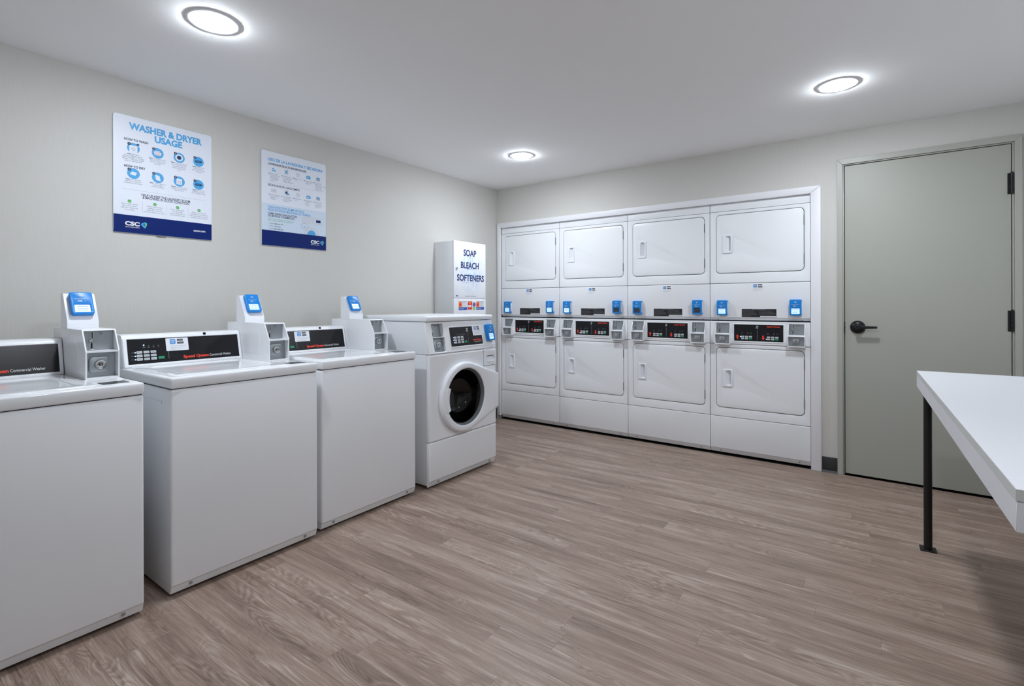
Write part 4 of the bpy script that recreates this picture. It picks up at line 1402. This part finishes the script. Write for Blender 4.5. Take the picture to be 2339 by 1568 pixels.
for ri, (zi, zt_, data) in enumerate(((0.188, 0.238, blk), (0.411, 0.460, blk2))):
    for k in range(5):
        cx_ = U((0.175, 0.360, 0.535, 0.705, 0.865)[k])
        zc = V(zi)
        ic = MB()
        if k == 0 and ri == 0:
            ic.rect(cx_ - 0.014, cx_ + 0.006, zc - 0.010, zc - 0.003, Y1).rect(cx_ - 0.012, cx_ + 0.002, zc + 0.002, zc + 0.009, Y1)
            ic.flat([(cx_ + 0.006, zc - 0.010), (cx_ + 0.016, zc - 0.010), (cx_ + 0.008, zc + 0.002)], Y1)
            m_ = SKY
        elif k == 0:
            ic.flat(RR(cx_ - 0.018, cx_ + 0.018, zc - 0.012, zc + 0.012, 0.003, 3).pts(), Y1)
            m_ = PALE
        elif k == 1:
            ic.flat(RR(cx_ - 0.013, cx_ + 0.013, zc - 0.015, zc + 0.018, 0.003, 3).pts(), Y1)
            m_ = PALE
        elif k == 2:
            ic.arc(cx_, zc, 0.011, 0.013, 0, 360, Y1, 20)
            ic.arc(cx_, zc, 0.004, 0.006, 0, 360, Y1, 14)
            m_ = RULE
        elif k == 3:
            ic.flat(RR(cx_ - 0.016, cx_ + 0.016, zc - 0.012, zc + 0.007, 0.003, 3).pts(), Y1)
            ic.arc(cx_, zc + 0.006, 0.005, 0.007, 0, 180, Y1)
            m_ = SKY
        else:
            ic.flat([(cx_ - 0.013, zc - 0.012), (cx_ + 0.014, zc - 0.012), (cx_ + 0.016, zc + 0.003), (cx_ - 0.015, zc + 0.003)], Y1)
            m_ = RULE
        io = ic.build('step_icon', m_, P2, solid=False)
        if k == 1:
            MB().flat(CI(cx_, zc + 0.001, 0.008, 18).pts(), Y2).build('icon_detail', SKY if ri == 0 else INK, io, solid=False)
            MB().rect(cx_ + 0.003, cx_ + 0.011, zc + 0.012, zc + 0.015, Y2).build('icon_detail', INK, io, solid=False)
            if ri:
                MB().flat([(cx_ + 0.002, zc - 0.014), (cx_ + 0.022, zc - 0.012), (cx_ + 0.018, zc - 0.002), (cx_ + 0.004, zc - 0.001)], Y3).build('icon_detail', SKY, io, solid=False)
        if k == 4:
            MB().flat([(cx_ - 0.014, zc + 0.003), (cx_ + 0.015, zc + 0.002), (cx_ + 0.012, zc + 0.010), (cx_ - 0.010, zc + 0.012)], Y2).build('icon_detail', SKY, io, solid=False)
        if k == 3:
            MB().rect(cx_ - 0.011, cx_ + 0.004, zc - 0.005, zc - 0.001, Y2).build('icon_detail', BOARD, io, solid=False)
        xt = cx_ - 0.024
        MB().flat(CI(xt - 0.006, V(zt_) + 0.002, 0.0042, 14).pts(), Y1).build('number_dot', SKY, P2, solid=False)
        MB().text(str(k + 1), xt - 0.006, V(zt_) + 0.0002, 0.0040, Y2, 'c').build('number', WHITEP, P2, solid=False)
        tt = MB()
        for q, s_ in enumerate(data[k]):
            tt.text(s_, xt + 0.002, V(zt_) - q * 0.0092, 0.0060, Y1)
        tt.build('step_lettering', FINE, P2, solid=False)
ill = MB().rect(U(0.60), U(0.925), V(0.715), V(0.630), Y2).build('machine_drawing', PALE, P2, solid=False)
MB().rect(U(0.83), U(0.905), V(0.690), V(0.660), Y3).text('START', U(0.8675), V(0.679), 0.0001, Y3 - 0.0002, 'c').build('drawing_screen', NAVY, ill, solid=False)
MB().arc(U(0.755), V(0.838), 0.034, 0.056, 0, 180, Y2, 24).build('drawing_ring', PALE, ill, solid=False)
MB().arc(U(0.755), V(0.838), 0.0, 0.032, 0, 180, Y2, 24).build('drawing_window', SKY, ill, solid=False)
eb = MB()
for i in range(28):
    a0, a1 = 2 * math.pi * i / 28, 2 * math.pi * (i + 1) / 28
    cx_, cz_ = U(0.645), V(0.748)
    eb.add([(cx_ + 0.028 * math.cos(a), Y3, cz_ + 0.020 * math.sin(a)) for a in (a0, a1)] + [(cx_ + 0.0268 * math.cos(a), Y3, cz_ + 0.0188 * math.sin(a)) for a in (a1, a0)], [(0, 1, 2, 3)])
eb.text('ID #', U(0.645), V(0.760), 0.006, Y3, 'c', bold=0.02)
eb.build('drawing_bubble', FINE, ill, solid=False)

# ================================================================== TABLE
TZ, TT, TL, TWD = 0.838, 0.078, 1.928, 0.70
tb = empty('folding_table', (3.3155, -0.920, 0), math.radians(1.25))
tag(tb, 'white laminate folding table on black metal legs beside the grey door', 'table')
MB().box(0.0012, TWD, -TL + 0.0012, -0.0012, TZ - 0.0215, TZ, 0.0006, 1).build('tabletop', TABLEW, tb)
MB().box(0.0, 0.0011, -TL + 0.0012, -0.0012, TZ - 0.0213, TZ - 0.0004).build('edge_band', TABLEE, tb)
MB().box(0.0, TWD, -TL, -TL + 0.0011, TZ - 0.0213, TZ - 0.0004).build('edge_band', TABLEE, tb)
for x0, x1, y0, y1 in ((0.0005, 0.02, -TL + 0.0205, -0.0205), (TWD - 0.02, TWD - 0.0005, -TL + 0.0205, -0.0205), (0.0005, TWD - 0.0005, -0.02, -0.0005), (0.0005, TWD - 0.0005, -TL + 0.0005, -TL + 0.02)):
    MB().box(x0, x1, y0, y1, TZ - TT, TZ - 0.0222, 0.0006, 1).build('edge_apron', TABLEW, tb)
for lx, ly in ((0.0333, -0.1008), (TWD - 0.06, -0.1008), (0.20, -TL + 0.10), (TWD - 0.06, -TL + 0.10)):
    lg = MB().lathe([(0.0165, 0.005), (0.0165, TZ - 0.026), (0, TZ - 0.026)], (lx, ly, 0), 'z', 20).build('leg', IRON, tb)
    MB().box(lx - 0.031, lx + 0.031, ly - 0.031, ly + 0.031, 0.0006, 0.0055, 0.001, 1).build('foot_plate', IRON, lg)
